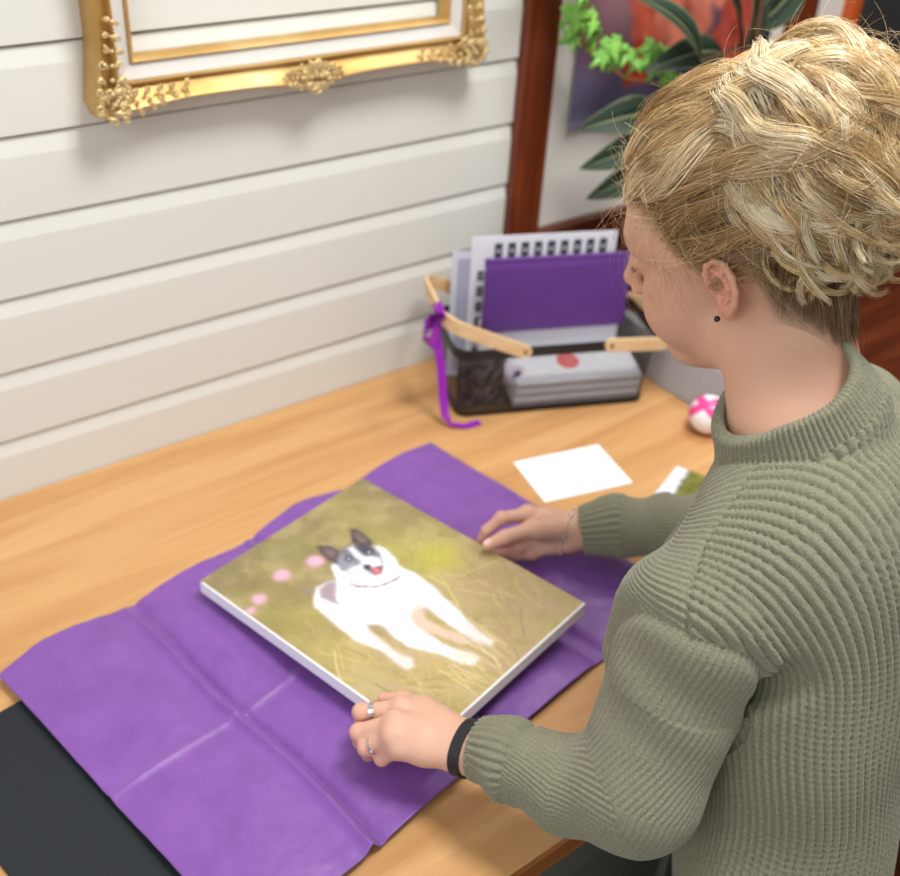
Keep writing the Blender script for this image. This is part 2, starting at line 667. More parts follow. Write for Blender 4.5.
def ornament(bm, cx, cz, dirs, scale, seed):
    rnd = random.Random(seed)
    # scrolls (little spirals), leaves and berries
    for d in dirs:
        dx, dz = d
        for k in range(7):
            t = k / 6
            px, pz = cx + dx * scale * t, cz + dz * scale * t
            for s in (-1, 1):
                nx, nz = -dz, dx
                w = (0.016 * (1 - t) + 0.004)
                q = Vector((px + nx * w * s * 0.7 + rnd.uniform(-.002, .002), 0, pz + nz * w * s * 0.7 + rnd.uniform(-.002, .002)))
                yy = FYb - 0.046 - 0.004 * (1 - t)
                # leaf
                R_ = Matrix.Rotation(math.atan2(dz, dx) + s * (0.7 + rnd.uniform(-.3, .3)), 3, 'Y').inverted()
                ball(bm, (q.x, yy, q.z), (0.0075 * (1.15 - 0.5 * t), 0.0035, 0.0032), 10, 6, R_)
                # scroll
                pts = []
                turn = 1 if rnd.random() < 0.5 else -1
                r0 = rnd.uniform(0.0035, 0.0058) * (1.15 - 0.4 * t)
                a0 = rnd.uniform(0, 2 * PI)
                for i in range(13):
                    a = a0 + turn * i * 0.5
                    r = r0 * (1 - i / 16)
                    pts.append((q.x + math.cos(a) * r + nx * s * 0.004, yy - 0.0015 - 0.0002 * i, q.z + math.sin(a) * r + nz * s * 0.004))
                tube(bm, pts, [0.0015 - 0.00004 * i for i in range(13)], 6)
            bmesh.ops.create_icosphere(bm, subdivisions=2, radius=0.0034 * (1.1 - 0.4 * t), matrix=Matrix.Translation((px, FYb - 0.052 + 0.003 * t, pz)))


s2 = 1 / math.sqrt(2)
for (cx, cz, ds) in ((FX0 + 0.014, FZ0 + 0.008, ((1, .12), (.12, 1), (s2, s2))), (FX1 - 0.014, FZ0 + 0.008, ((-1, .12), (-.12, 1), (-s2, s2))),
                     (FX0 + 0.014, FZ1 - 0.008, ((1, -.12), (.12, -1), (s2, -s2))), (FX1 - 0.014, FZ1 - 0.008, ((-1, -.12), (-.12, -1), (-s2, -s2)))):
    bm = BM()
    for d in ds:
        L_ = 0.105 if abs(abs(d[0]) - s2) > 0.01 else 0.034
        ornament(bm, cx, cz, (d,), L_, int(cx * 100 + cz * 77 + d[0] * 9))
    for k in range(26):
        rn = random.Random(k)
        bmesh.ops.create_icosphere(bm, subdivisions=2, radius=rn.uniform(0.003, 0.0062), matrix=Matrix.Translation((cx + rn.uniform(-.014, .022) * (1 if cx < .8 else -1), FYb - rn.uniform(.040, .050), cz + rn.uniform(-.012, .022) * (1 if cz < 1.5 else -1))))
    child(tag(obj('corner_ornament', bm, M_gold_pale, None, True), 'cast leaf and scroll corner ornament'), fr)
for (cx, cz, ds) in ((0.803, FZ0 + 0.010, ((1, .05), (-1, .05), (0, 1))), (0.803, FZ1 - 0.010, ((1, -.05), (-1, -.05), (0, -1)))):
    bm = BM()
    for d in ds:
        ornament(bm, cx, cz, (d,), 0.045 if abs(d[0]) > .5 else 0.018, 5)
    child(tag(obj('centre_ornament', bm, M_gold_pale, None, True), 'cast shell ornament at the middle of the side'), fr)

# ------------------------------------------------------------------ poster with painted flowers


PX0, PX1, PZ0, PZ1 = 1.365, 1.90, 1.140, 1.95
V, F, u, v = grid_mesh(260, 320, lambda u, v: np.stack([PX0 + u * (PX1 - PX0), 0 * u + WY - 0.0005, PZ0 + v * (PZ1 - PZ0)], 1))
X, Y = V[:, 0] + 0.02 * (fbm(u * 6, v * 8, 41) - .5), V[:, 2] + 0.02 * (fbm(u * 6, v * 8, 43) - .5)
n = fbm(u * 5, v * 7, 45)
c = lin3(36, 30, 46)[None] + (lin3(96, 92, 122) - lin3(36, 30, 46))[None] * (n[:, None] ** 1.5)
c = over(c, soft(np.hypot((X - 1.36) / 1.0, (Y - 1.20) / 1.2) - 0.045, 0.02) * .8, lin3(112, 112, 142))
c = over(c, soft(Y - 1.150, 0.008) * .7, lin3(150, 148, 165))
c = over(c, soft(np.hypot(X - 1.44, (Y - 1.37)) - 0.07, 0.02) * .9, lin3(150, 112, 118))
c = over(c, soft(np.hypot(X - 1.40, (Y - 1.29)) - 0.035, 0.02) * .6, lin3(120, 60, 60))
for (fx, fz, rx, rz, cc) in ((1.545, 1.335, .065, .06, (186, 84, 62)), (1.63, 1.33, .075, .085, (212, 122, 96)), (1.56, 1.40, .08, .06, (202, 106, 82)), (1.70, 1.40, .08, .07, (216, 130, 104)),
                             (1.50, 1.50, .09, .08, (206, 84, 52)), (1.78, 1.28, .06, .08, (178, 76, 60)), (1.66, 1.55, .1, .09, (222, 110, 70)), (1.80, 1.45, .08, .08, (200, 76, 50)), (1.45, 1.66, .08, .09, (180, 70, 60)), (1.74, 1.74, .1, .1, (214, 100, 70)), (1.52, 1.24, .04, .04, (150, 44, 34))):
    rr = np.hypot((X - fx) / rx, (Y - fz) / rz)
    a = np.arctan2(Y - fz, X - fx)
    pet = 1 + 0.13 * np.cos(5 * a + fx * 40)
    tone = (0.75 + 0.5 * vnoise(a * 2.2 + 9, rr * 2.5, 47))[:, None]
    c = over(c, soft(rr - pet, 0.06), np.clip(lin3(*cc)[None] * tone, 0, 1))
    c = over(c, soft(rr - 0.22, 0.06) * .7, lin3(110, 22, 20))
po = np_mesh('poster', V, F, vcol_mat('poster_print', 'tint', 0.4), None, False, c)
s_ = po.modifiers.new('t', 'SOLIDIFY')
s_.thickness = 0.0008
s_.offset = 1
tag(po, 'dark poster of large orange flowers on the white wall panel', 'poster')

# ------------------------------------------------------------------ rubber plant
M_leaf_dark = mat('dark_variegated_leaf', lin(24, 44, 26), 0.5, spec=.25)
a_ = nd(M_leaf_dark, 'ShaderNodeAttribute', attribute_name='tint')
lk(M_leaf_dark, a_.outputs['Color'], bsdf(M_leaf_dark).inputs['Base Color'])
M_stem = mat('brown_plant_stem', lin(96, 66, 44), 0.6)


def orient(direction, up):
    d = Vector(direction).normalized()
    u = Vector(up)
    u = (u - d * u.dot(d)).normalized()
    s = u.cross(d)
    return Matrix((d, s, u)).transposed()


def rubber_leaf(base_, direction, up, L_, W_, parent, seed):
    def fn(u, v):
        t, s = u, (v - .5) * 2
        w = W_ * np.sin(PI * np.clip(t, 0, 1) ** 0.85) ** 0.75 * (1 - 0.25 * t)
        return np.stack([t * L_, s * w, 0.10 * L_ * np.sin(PI * t) - 0.28 * L_ * t * t * 0.6 + np.abs(s) * w * 0.28], 1)
    V, F, u, v = grid_mesh(40, 17, fn)
    s = (v - .5) * 2
    edge = np.abs(s) + 0.25 * (fbm(u * 6 + seed, s * 2 + 9, 51 + seed) - .5)
    c = np.repeat(lin3(13, 28, 16)[None], len(u), 0)
    c = over(c, soft(0.30 - np.abs(s) + .25 * (fbm(u * 5 + 3, s + 5, 52 + seed) - .5), .05) * .35, lin3(70, 92, 74))
    c = over(c, soft(0.93 - edge, .02) * .8, lin3(126, 130, 96))
    c = over(c, soft(np.abs(s) - 0.035, .02), lin3(130, 140, 100))
    M = orient(direction, up)
    P = V @ np.array(M).T + np.array(base_)
    o = np_mesh('leaf', P, F, M_leaf_dark, parent, True, c)
    m_ = o.modifiers.new('t', 'SOLIDIFY')
    m_.thickness = 0.0008
    return o


PB = Vector((1.72, 1.16, 0.7255))
plant = empty('rubber_plant', PB, label='dark variegated rubber plant in a clay pot behind the woman', cat='potted plant')
bm = BM()
lathe(bm, [(0.0, 0), (0.075, 0), (0.078, 0.004), (0.098, 0.145), (0.108, 0.147), (0.108, 0.172), (0.098, 0.172), (0.094, 0.150), (0.0, 0.148)], 40, PB)
child(obj('pot', bm, mat('terracotta', lin(150, 84, 56), 0.8), None, True), plant)
bm = BM()
lathe(bm, [(0.0, 0.151), (0.093, 0.150), (0.093, 0.156), (0.0, 0.158)], 30, PB)
child(obj('soil', bm, mat('potting_soil', lin(44, 32, 24), 0.95)), plant)
bm = BM()
st = [PB + Vector(p) for p in ((0, 0, .15), (-.03, .01, .28), (-.07, .03, .42), (-.10, .05, .58), (-.12, .05, .76))]
tube(bm, st, [.009, .008, .007, .006, .004], 8)
st2 = [PB + Vector(p) for p in ((-.03, .01, .25), (-.12, .04, .34), (-.22, .08, .41))]
tube(bm, st2, [.006, .005, .004], 8)
child(obj('stem', bm, M_stem, None, True), plant)
leaves = [((1.465, 1.27, 1.195), (-1, .08, -.02), (.1, -.9, .6), .165, .036),
          ((1.45, 1.26, 1.15), (-1, .05, -.18), (.1, -.9, .5), .15, .032),
          ((1.44, 1.25, 1.11), (-.9, .1, -.35), (.1, -.9, .5), .13, .03),
          ((1.60, 1.26, 1.285), (-1, .05, .0), (.1, -.7, .8), .17, .036),
          ((1.52, 1.24, 1.28), (-.75, .15, .72), (.5, -.8, .3), .20, .030),
          ((1.62, 1.24, 1.29), (-.55, .1, .8), (.7, -.8, .3), .22, .034),
          ((1.60, 1.22, 1.28), (.1, .1, 1), (.2, -1, .1), .2, .036),
          ((1.62, 1.22, 1.33), (.7, .05, .5), (-.2, -1, .3), .19, .036),
          ((1.62, 1.22, 1.40), (-.4, -.2, .8), (.2, -1, .3), .2, .038),
          ((1.66, 1.18, 1.15), (.9, -.2, .2), (0, -.6, .9), .18, .036),
          ((1.63, 1.20, 1.20), (.5, -.7, .3), (0, -.3, 1), .17, .036)]
for i, (b_, d_, u_, L_, W_) in enumerate(leaves):
    lf = child(rubber_leaf(b_, d_, u_, L_, W_, None, i), plant)
    b_ = Vector(b_)
    best = min(st + st2, key=lambda q: (q - b_).length)
    bm = BM()
    tube(bm, [best, (best + b_) / 2 + Vector((0, 0, .006)), b_ + Vector(d_).normalized() * .005], .0024, 6)
    obj('leaf_stalk', bm, M_stem, lf, True)
# ------------------------------------------------------------------ trailing ivy in a wall pot above the frame of view
IP = Vector((1.262, WY - 0.095, 1.46))
ivy = empty('ivy', IP, label='bright green trailing ivy hanging from the wooden post above the poster', cat='hanging plant')
bm = BM()
lathe(bm, [(0, 0), (.045, 0), (.062, .085), (.068, .086), (.068, .1), (.06, .1), (.056, .088), (0, .086)], 32, IP)
child(obj('pot', bm, mat('grey_glazed_pot', lin(120, 118, 110), 0.4), None, True), ivy)
bm = BM()
tube(bm, [IP + Vector((0, .062, .093)), IP + Vector((0, .077, .093))], .004, 8)
lathe(bm, [(.0688, .088), (.0705, .088), (.0705, .094), (.0688, .094)], 32, IP)
child(obj('pot_ring', bm, M_black, None, True), ivy)
vine = [IP + Vector((-.02, -.02, .087)), IP + Vector((-.035, -.055, .115)), Vector((1.232, 1.225, 1.475)), Vector((1.232, 1.25, 1.40)), Vector((1.262, 1.29, 1.365)), (1.29, 1.318, 1.332), (1.34, 1.33, 1.300), (1.39, 1.33, 1.266), (1.43, 1.33, 1.243), (1.475, 1.325, 1.233), (1.52, 1.32, 1.224)]
bm = BM()
tube(bm, vine, [.0032] * 4 + [.0034, .0036, .0036, .0036, .0034, .002, .001], 8)
child(obj('vine', bm, mat('tan_vine', lin(176, 130, 66), 0.6), None, True), ivy)
M_ivy = mat('bright_ivy_leaf', lin(112, 176, 64), 0.45)
_f = tex_noise(M_ivy, 40, 3)
lk(M_ivy, ramp(M_ivy, _f, [(0.3, lin(84, 150, 50)), (0.7, lin(150, 204, 92))]), bsdf(M_ivy).inputs['Base Color'])


def ivy_leaf(c, d, up, s):
    """five pointed lobes"""
    out = []
    lobes = ((0, 1.0), (58, .84), (115, .66), (-115, .66), (-58, .84))
    K = 50
    for i in range(K):
        a = 2 * PI * i / K
        r = .50
        for la, lr in lobes:
            da = (a - math.radians(la) + PI) % (2 * PI) - PI
            r = max(r, lr * math.exp(-(da / .36) ** 2))
        da = (a - PI + PI) % (2 * PI) - PI
        r *= 1 - .55 * math.exp(-(da / .25) ** 2) if abs(a - PI) < .7 else 1
        out.append((r * math.cos(a) * s, r * math.sin(a) * s))
    M = orient(d, up)
    bm = BM()
    ctr = bm.verts.new(M @ Vector((0, 0, .04 * s)) + Vector(c))
    mid = [bm.verts.new(M @ Vector((x * .55, y * .55, .10 * s + .03 * s * math.cos(5 * math.atan2(y, x)))) + Vector(c)) for x, y in out]
    rim = [bm.verts.new(M @ Vector((x, y, -.10 * s * (x * x + y * y) / s ** 2)) + Vector(c)) for x, y in out]
    for i in range(K):
        j = (i + 1) % K
        bm.faces.new((ctr, mid[i], mid[j]))
        bm.faces.new((mid[i], rim[i], rim[j], mid[j]))
    o = obj('leaf', bm, M_ivy, None, True)
    m_ = o.modifiers.new('t', 'SOLIDIFY')
    m_.thickness = .0005
    return o


rn = random.Random(4)
ivl = [((1.43, 1.305, 1.300), .026), ((1.52, 1.30, 1.285), .024), ((1.25, 1.26, 1.392), .030), ((1.285, 1.29, 1.372), .030), ((1.30, 1.31, 1.338), .026), ((1.330, 1.30, 1.362), .030), ((1.345, 1.31, 1.330), .030), ((1.365, 1.30, 1.300), .022), ((1.395, 1.31, 1.315), .032), ((1.415, 1.32, 1.292), .024),
       ((1.455, 1.305, 1.282), .022), ((1.485, 1.30, 1.298), .034), ((1.505, 1.305, 1.268), .024), ((1.535, 1.30, 1.258), .026), ((1.545, 1.30, 1.236), .024), ((1.565, 1.305, 1.232), .020), ((1.24, 1.235, 1.43), .030), ((1.225, 1.22, 1.47), .030), ((1.20, 1.26, 1.53), .030), ((1.28, 1.25, 1.56), .032)]
for c_, s_ in ivl:
    c_ = (c_[0] - .028, c_[1], c_[2] - .004)
    d_ = (rn.uniform(-1, 1), rn.uniform(-.3, .1), rn.uniform(-1, .3))
    child(ivy_leaf(c_, d_, (rn.uniform(-.5, .2), -1, rn.uniform(.2, .9)), s_ * 1.3), ivy)
    near = min([Vector(p) for p in vine], key=lambda q: (q - Vector(c_)).length)
    bm = BM()
    tube(bm, [near, (near + Vector(c_)) / 2 + Vector((0, -.004, .003)), Vector(c_)], .0009, 5)
    child(obj('leaf_stalk', bm, M_ivy, None, True), ivy)

# ------------------------------------------------------------------ basket
BO = Vector((0.995, 1.200, DZ + 0.0008))
BA, BB = Vector((.918, -.396, 0)), Vector((.396, .918, 0))
BMX = Matrix(((BA.x, BB.x, 0, BO.x), (BA.y, BB.y, 0, BO.y), (0, 0, 1, BO.z), (0, 0, 0, 1)))
BL, BD, BH = 0.345, 0.140, 0.128
brot = math.atan2(BA.y, BA.x)
bk = empty('basket', BO, (0, 0, brot), label='black wire mesh basket with pale wooden handles, full of papers', cat='basket')


def rrect(l0, l1, b0, b1, r, z, n=8):
    P = []
    for cx, cy, a0 in ((l1 - r, b1 - r, 0), (l0 + r, b1 - r, 90), (l0 + r, b0 + r, 180), (l1 - r, b0 + r, 270)):
        for i in range(n + 1):
            a = math.radians(a0 + 90 * i / n)
            P.append(Vector((cx + r * math.cos(a), cy + r * math.sin(a), z)))
    return P


def wire_mat():
    m = mat('black_wire_mesh', lin(22, 22, 23), 0.5)
    tc = nd(m, 'ShaderNodeTexCoord')
    sp = nd(m, 'ShaderNodeSeparateXYZ')
    lk(m, tc.outputs['UV'], sp.inputs[0])

    def line(out, k):
        a = nd(m, 'ShaderNodeMath', operation='MULTIPLY')
        lk(m, out, a.inputs[0])
        a.inputs[1].default_value = k
        b = nd(m, 'ShaderNodeMath', operation='FRACT')
        lk(m, a.outputs[0], b.inputs[0])
        c = nd(m, 'ShaderNodeMath', operation='LESS_THAN')
        lk(m, b.outputs[0], c.inputs[0])
        c.inputs[1].default_value = 0.27
        return c.outputs[0]
    mx = nd(m, 'ShaderNodeMath', operation='MAXIMUM')
    lk(m, line(sp.outputs[0], 1.0), mx.inputs[0])
    lk(m, line(sp.outputs[1], 1.0), mx.inputs[1])
    lk(m, mx.outputs[0], bsdf(m).inputs['Alpha'])
    return m


M_wire = wire_mat()
bm = BM()
uvl = bm.loops.layers.uv.new('UVMap')
levels = [(0, 0.0, .02), (.002, .02, .024), (.006, .06, .026), (.012, BH, .03)]
rings = [[bm.verts.new(p) for p in rrect(-o_, BL + o_, -o_, BD + o_, r_, z_)] for o_, z_, r_ in levels]
nn = len(rings[0])
per = [0]
R0 = [v.co for v in rings[-1]]
for i in range(nn):
    per.append(per[-1] + (R0[(i + 1) % nn] - R0[i]).length)
PT = 0.0022
for k in range(len(rings) - 1):
    for i in range(nn):
        j = (i + 1) % nn
        f = bm.faces.new((rings[k][i], rings[k][j], rings[k + 1][j], rings[k + 1][i]))
        for lp, (uu, vv) in zip(f.loops, ((per[i], levels[k][1]), (per[i + 1], levels[k][1]), (per[i + 1], levels[k + 1][1]), (per[i], levels[k + 1][1]))):
            lp[uvl].uv = (uu / PT + .37, vv / PT + .11)
f = bm.faces.new(rings[0][::-1])
for lp in f.loops:
    lp[uvl].uv = (lp.vert.co.x / PT, lp.vert.co.y / PT)
obj('mesh_body', bm, M_wire, bk, False)
bm = BM()
for (z_, o_, h_, r_) in ((BH + .000, .0125, .0090, .03), (.0045, .0008, .0035, .02)):
    P = rrect(-o_, BL + o_, -o_, BD + o_, r_, z_)
    P.append(P[0].copy())
    P.append(P[1].copy())
    strap(bm, P, h_, .0012, (0, 0, 1))
tube(bm, rrect(-.0125, BL + .0125, -.0125, BD + .0125, .03, BH + .0085) + [Vector((BL + .0125, BD - .0175, BH + .0085))], .0018, 6)
obj('rim', bm, M_black, bk, False)
M_birch = wood('pale_birch', lin(214, 176, 126), lin(226, 192, 144), lin(236, 206, 164), 8, (1, 6, 6), 0.45)


def handle(side, lift, name='handle'):
    """U of bent wood pivoting on both long rims and wrapping one end"""
    bm = BM()
    pv = .105 if side < 0 else BL - .085
    far = -.036 if side < 0 else BL + .04
    o_ = .0165
    pts = []
    r = .035
    seq = [(pv, -o_), (pv + (far - pv) * .3, -o_ - .001)]
    n_ = 8
    ax = far + (r if side < 0 else -r)
    for i in range(n_ + 1):
        a = PI / 2 * i / n_
        seq.append((ax + (-math.sin(a) * r if side < 0 else math.sin(a) * r), -o_ + r - r * math.cos(a)))
    for i in range(n_ + 1):
        a = PI / 2 * i / n_
        seq.append((ax + (-math.cos(a) * r if side < 0 else math.cos(a) * r), BD + o_ - r + r * math.sin(a)))
    seq += [(pv + (far - pv) * .3, BD + o_ + .001), (pv, BD + o_)]
    out = []
    ups = []
    for x, y in seq:
        t = (x - pv) / (far - pv)
        z = BH + .004 + lift * t
        out.append(Vector((x, y, z)))
    strap(bm, out, .0118, .0028, (0.0, 0, 1))
    # rounded ends
    for p in (out[0], out[-1]):
        rr = bmesh.ops.create_cone(bm, cap_ends=True, segments=24, radius1=.0118, radius2=.0118, depth=.0056)
        bmesh.ops.rotate(bm, verts=rr['verts'], matrix=Matrix.Rotation(PI / 2, 3, 'X'))
        bmesh.ops.translate(bm, verts=rr['verts'], vec=p)
    h = obj(name, bm, M_birch, bk, True)
    for p, sy in ((out[0], -1), (out[-1], 1)):
        bm = BM()
        rr = bmesh.ops.create_cone(bm, cap_ends=True, segments=16, radius1=.0038, radius2=.003, depth=.003)
        bmesh.ops.rotate(bm, verts=rr['verts'], matrix=Matrix.Rotation(PI / 2 * (1 if sy < 0 else -1), 3, 'X'))
        bmesh.ops.translate(bm, verts=rr['verts'], vec=p + Vector((0, sy * .0036, 0)))
        obj('screw', bm, mat('steel_screw', lin(120, 110, 100), .35, .9), h)


handle(-1, .062)
handle(1, -.006)


def in_basket(o, loc, rot):
    o.matrix_world = BMX @ Matrix.Translation(loc) @ Matrix.Rotation(rot[2], 4, 'Z') @ Matrix.Rotation(rot[0], 4, 'X') @ Matrix.Rotation(rot[1], 4, 'Y')
    return o


# sheet with black squares printed along its top and left edge
V, F, u, v = grid_mesh(266, 273, lambda u, v: np.stack([u * .265, 0 * u, v * .272], 1))
X, Y = V[:, 0], V[:, 2]
c = np.repeat(lin3(226, 226, 232)[None], len(u), 0)
for k in range(9):
    x = .041 + k * .0240
    c[(X > x) & (X < x + .0145) & (Y > .229) & (Y < .259)] = lin3(58, 58, 62)
    c[(X > x + .004) & (X < x + .0105) & (Y > .241) & (Y < .248)] = lin3(186, 186, 192)
for k in range(7):
    z = .19 - k * .030
    c[(X > .014) & (X < .026) & (Y > z) & (Y < z + .019)] = lin3(58, 58, 62)
    c[(X > .0175) & (X < .0225) & (Y > z + .007) & (Y < z + .012)] = lin3(186, 186, 192)
o = np_mesh('printed_sheet', V, F, vcol_mat('printed_squares', 'tint', .6), None, False, c)
s_ = o.modifiers.new('t', 'SOLIDIFY')
s_.thickness = .001
s_.offset = -1
tag(in_basket(o, (.042, .126, .004), (-.02, 0, 0)), 'white sheet edged with black squares standing at the back of the basket', 'paper sheet')
# pale envelope behind
bm = BM()
box(bm, (0, 0, 0), (.15, .0012, .246), .0004)
o = obj('envelope', bm, mat('pale_grey_film', lin(206, 210, 222), .35))
tag(in_basket(o, (.010, .131, .004), (-.01, 0, 0)), 'pale grey envelope behind the printed sheet, topmost left in the basket', 'envelope')
bm = BM()
box(bm, (.010, -.0004, .01), (.14, -.0001, .232))
obj('window', bm, mat('grey_lilac_film', lin(168, 170, 190), .3), o)
# white box behind purple packet
bm = BM()
box(bm, (0, 0, 0), (.262, .016, .118), .001)
o = obj('paper_stack', bm, M_offwhite)
tag(in_basket(o, (.062, .104, .004), (-.03, 0, 0)), 'block of plain white paper under the folded purple tissue in the basket', 'paper')
# purple folded tissue


def packet(u, v):
    x = u * .266
    z = v * .141
    y = -.004 * np.sin(PI * v) ** .5 + .0015 * fbm(u * 8, v * 6, 61) + .002 * np.exp(-((v - .93) / .03) ** 2)
    return np.stack([x, y, z], 1)


V, F, u, v = grid_mesh(60, 40, packet)
M_purple2 = mat('folded_purple_tissue', lin(92, 48, 128), .5)
add_bump(M_purple2, tex_noise(M_purple2, 30, 5), .3, .002)
o = np_mesh('folded_tissue', V, F, M_purple2)
s_ = o.modifiers.new('t', 'SOLIDIFY')
s_.thickness = .007
s_.offset = -1
tag(in_basket(o, (.059, .090, .110), (-.04, 0, 0)), 'folded pack of dark purple tissue paper standing in the basket', 'tissue paper')
# stack of flat boxes
M_greybox = mat('grey_white_box_board', lin(232, 233, 238), .55)
base_rot = .19
for k in range(3):
    bm = BM()
    box(bm, (0, 0, 0), (.232, .092, .0145), .0012)
    o = obj('gift_box', bm, M_greybox)
    in_basket(o, (.102 + .002 * k, .006 + .001 * k, .0065 + k * .0158), (base_rot + .0, 0, -.0))
    bm = BM()
    box(bm, (-.0006, -.0006, .0085), (.2326, .0926, .0152), .0008)
    obj('lid', bm, M_greybox, o)
    if k == 2:
        bm = BM()
        lathe(bm, [(0, .0153), (.021, .0153), (.021, .0157), (0, .0157)], 32, (.108, .052, 0))
        sc = tag(obj('round_seal', bm, mat('coral_sticker', lin(226, 112, 112), .5), o), 'round coral seal')
    tag(o, ['flat grey-white box lying lowest in the basket stack', 'flat grey-white box in the middle of the basket stack', 'flat grey-white box with a round coral seal on top of the basket stack'][k], 'box', 'flat boxes stacked in the basket')
# dark sachet
M_sachet = mat('dark_translucent_sachet', lin(82, 74, 80), .22)
_f = tex_noise(M_sachet, 26, 4, (1, 1, 1), .5, 2.0)
lk(M_sachet, ramp(M_sachet, _f, [(.38, lin(54, 46, 52)), (.55, lin(104, 96, 104)), (.68, lin(160, 154, 162))]), bsdf(M_sachet).inputs['Base Color'])


def sach(u, v):
    return np.stack([u * .085, -.008 * np.sin(PI * u) * np.sin(PI * v) + .002 * fbm(u * 5, v * 5, 71), v * .10], 1)


V, F, u, v = grid_mesh(30, 30, sach)
V2 = V.copy()
V2[:, 1] = -V2[:, 1] + .003
Vs = np.vstack([V, V2])
Fs = np.vstack([F, F[:, ::-1] + len(V)])
o = np_mesh('sachet', Vs, Fs, M_sachet)
tag(in_basket(o, (.002, .02, .008), (-.08, 0, .02)), 'dark see-through sachet standing at the left end of the basket', 'packet')
bm = BM()
lathe(bm, [(0, 0), (.018, 0), (.021, .006), (.021, .03), (.018, .036), (0, .037)], 32)
o = obj('ribbon_roll', bm, mat('white_ribbon_roll', lin(226, 218, 230), .35), None, True)
in_basket(o, (.098, .058, .045), (1.2, 0, .4))
tag(o, 'small white roll of ribbon between the sachet and the boxes', 'ribbon roll')
bm = BM()
lathe(bm, [(0, .0372), (.009, .0372), (.009, .0378), (0, .0378)], 24)
obj('purple_core', bm, mat('purple_core', lin(90, 40, 120), .4), o)

# satin ribbon tied to the left handle
M_satin = mat('magenta_satin_ribbon', lin(150, 40, 176), .25, spec=.7)
rb = empty('satin_ribbon', BMX @ Vector((-.04, .03, .19)), label='shiny magenta ribbon tied to the left basket handle', cat='ribbon')


def bl(x, y, z):
    return BMX @ Vector((x, y, z))


bm = BM()
# loop round the handle
strap(bm, [bl(-.036 + .0075 * math.cos(a), .022, .186 + .014 * math.sin(a)) for a in [i * PI / 8 for i in range(17)]], .009, .0004, BB)
child(obj('knot', bm, M_satin, None, True), rb)
bm = BM()
strap(bm, [bl(-.044, .02, .188), bl(-.052, .012, .205), bl(-.046, .0, .222), bl(-.036, -.002, .212), bl(-.040, .012, .190)], .011, .0004, BB)
strap(bm, [bl(-.044, .02, .188), bl(-.062, .004, .183), bl(-.070, -.014, .170), bl(-.058, -.016, .160), bl(-.044, .0, .176)], .0115, .0004, (0, .2, 1))
child(obj('bow_loops', bm, M_satin, None, True), rb)
bm = BM()
strap(bm, [bl(-.045, .014, .182), bl(-.043, .004, .15), bl(-.036, -.004, .11), bl(-.032, -.010, .06), bl(-.028, -.018, .02), bl(-.018, -.026, .004), bl(.006, -.032, .0018), bl(.034, -.024, .0024)], .0075, .0004, [BA] * 5 + [BB] * 3)
child(obj('tail', bm, M_satin, None, True), rb)

# ------------------------------------------------------------------ canvas with the dog painting
cTL, cL, cB, cR = [np.array(p) for p in ((.715, 1.074, .810), (.417, 1.010, .801), (.501, .614, .813), (.799, .678, .822))]
cU, cV = cR - cB, cL - cB
ORG = cB
nrm = np.cross(cU, cV)
nrm /= np.linalg.norm(nrm)
TH_ = 0.019
GX, GY = 300, 400
V, F, u, v = grid_mesh(GX, GY, lambda u, v: ORG + u[:, None] * cU + v[:, None] * cV)
asp = 1.33
wx, wy = u + .012 * (fbm(u * 22, v * 28, 81) - .5), v + .012 * (fbm(u * 22, v * 28, 82) - .5)
n1, n2 = fbm(u * 4, v * 5, 83), fbm(u * 11, v * 14, 84)
c = np.repeat(lin3(140, 124, 86)[None], len(u), 0)
c = over(c, soft(v - .45 - .3 * (n1 - .5), .1), lin3(178, 158, 108))
c = over(c, soft(.80 - v - .2 * (n1 - .5), .07) * .85, lin3(134, 120, 86))
c = over(c, soft(.55 - n2, .05) * soft(v - .5, .1) * .5, lin3(176, 146, 122))
c = over(c, soft(.45 - n1, .05) * .4, lin3(166, 156, 84))
c = over(c, soft(.60 - n2, .04) * .35, lin3(190, 172, 128))
c = over(c, soft(n2 - .36, .03) * .3, lin3(118, 106, 62))
for (bx, by, rr_, k, cc) in ((.80, .50, .10, .8, (188, 182, 72)), (.70, .62, .11, .55, (178, 172, 84)), (.15, .62, .12, .5, (168, 156, 82)), (.1, .45, .10, .5, (182, 164, 96)), (.8, .82, .12, .4, (160, 150, 96)), (.4, .9, .12, .35, (152, 146, 84)), (.85, .15, .16, .5, (176, 148, 120)), (.55, .08, .18, .5, (172, 146, 112)), (.3, .15, .12, .5, (184, 162, 104)), (.8, .3, .12, .5, (182, 156, 120))):
    d = np.hypot(wx - bx, (wy - by) * asp) - rr_ * (0.8 + .5 * (n2 - .3))
    c = over(c, soft(d, .03) * k, lin3(*cc))
for (bx, by, rr_) in ((.424, .790, .038), (.262, .822, .034), (.10, .79, .030), (.03, .77, .02)):
    d = np.hypot(wx - bx, (wy - by) * asp) - rr_
    c = over(c, soft(d, .006), lin3(214, 160, 180))
    c = over(c, soft(d + .02, .008) * .6, lin3(232, 186, 204))
rn = random.Random(12)


def stroke(c, p, q, w, col, k=.8, bend=.0):
    mx_, my_ = (p[0] + q[0]) / 2 + bend, (p[1] + q[1]) / 2
    d = np.minimum(seg_d(wx, wy * asp, p[0], p[1] * asp, mx_, my_ * asp)[0], seg_d(wx, wy * asp, mx_, my_ * asp, q[0], q[1] * asp)[0])
    return over(c, soft(d - w, w * .6) * k, col)


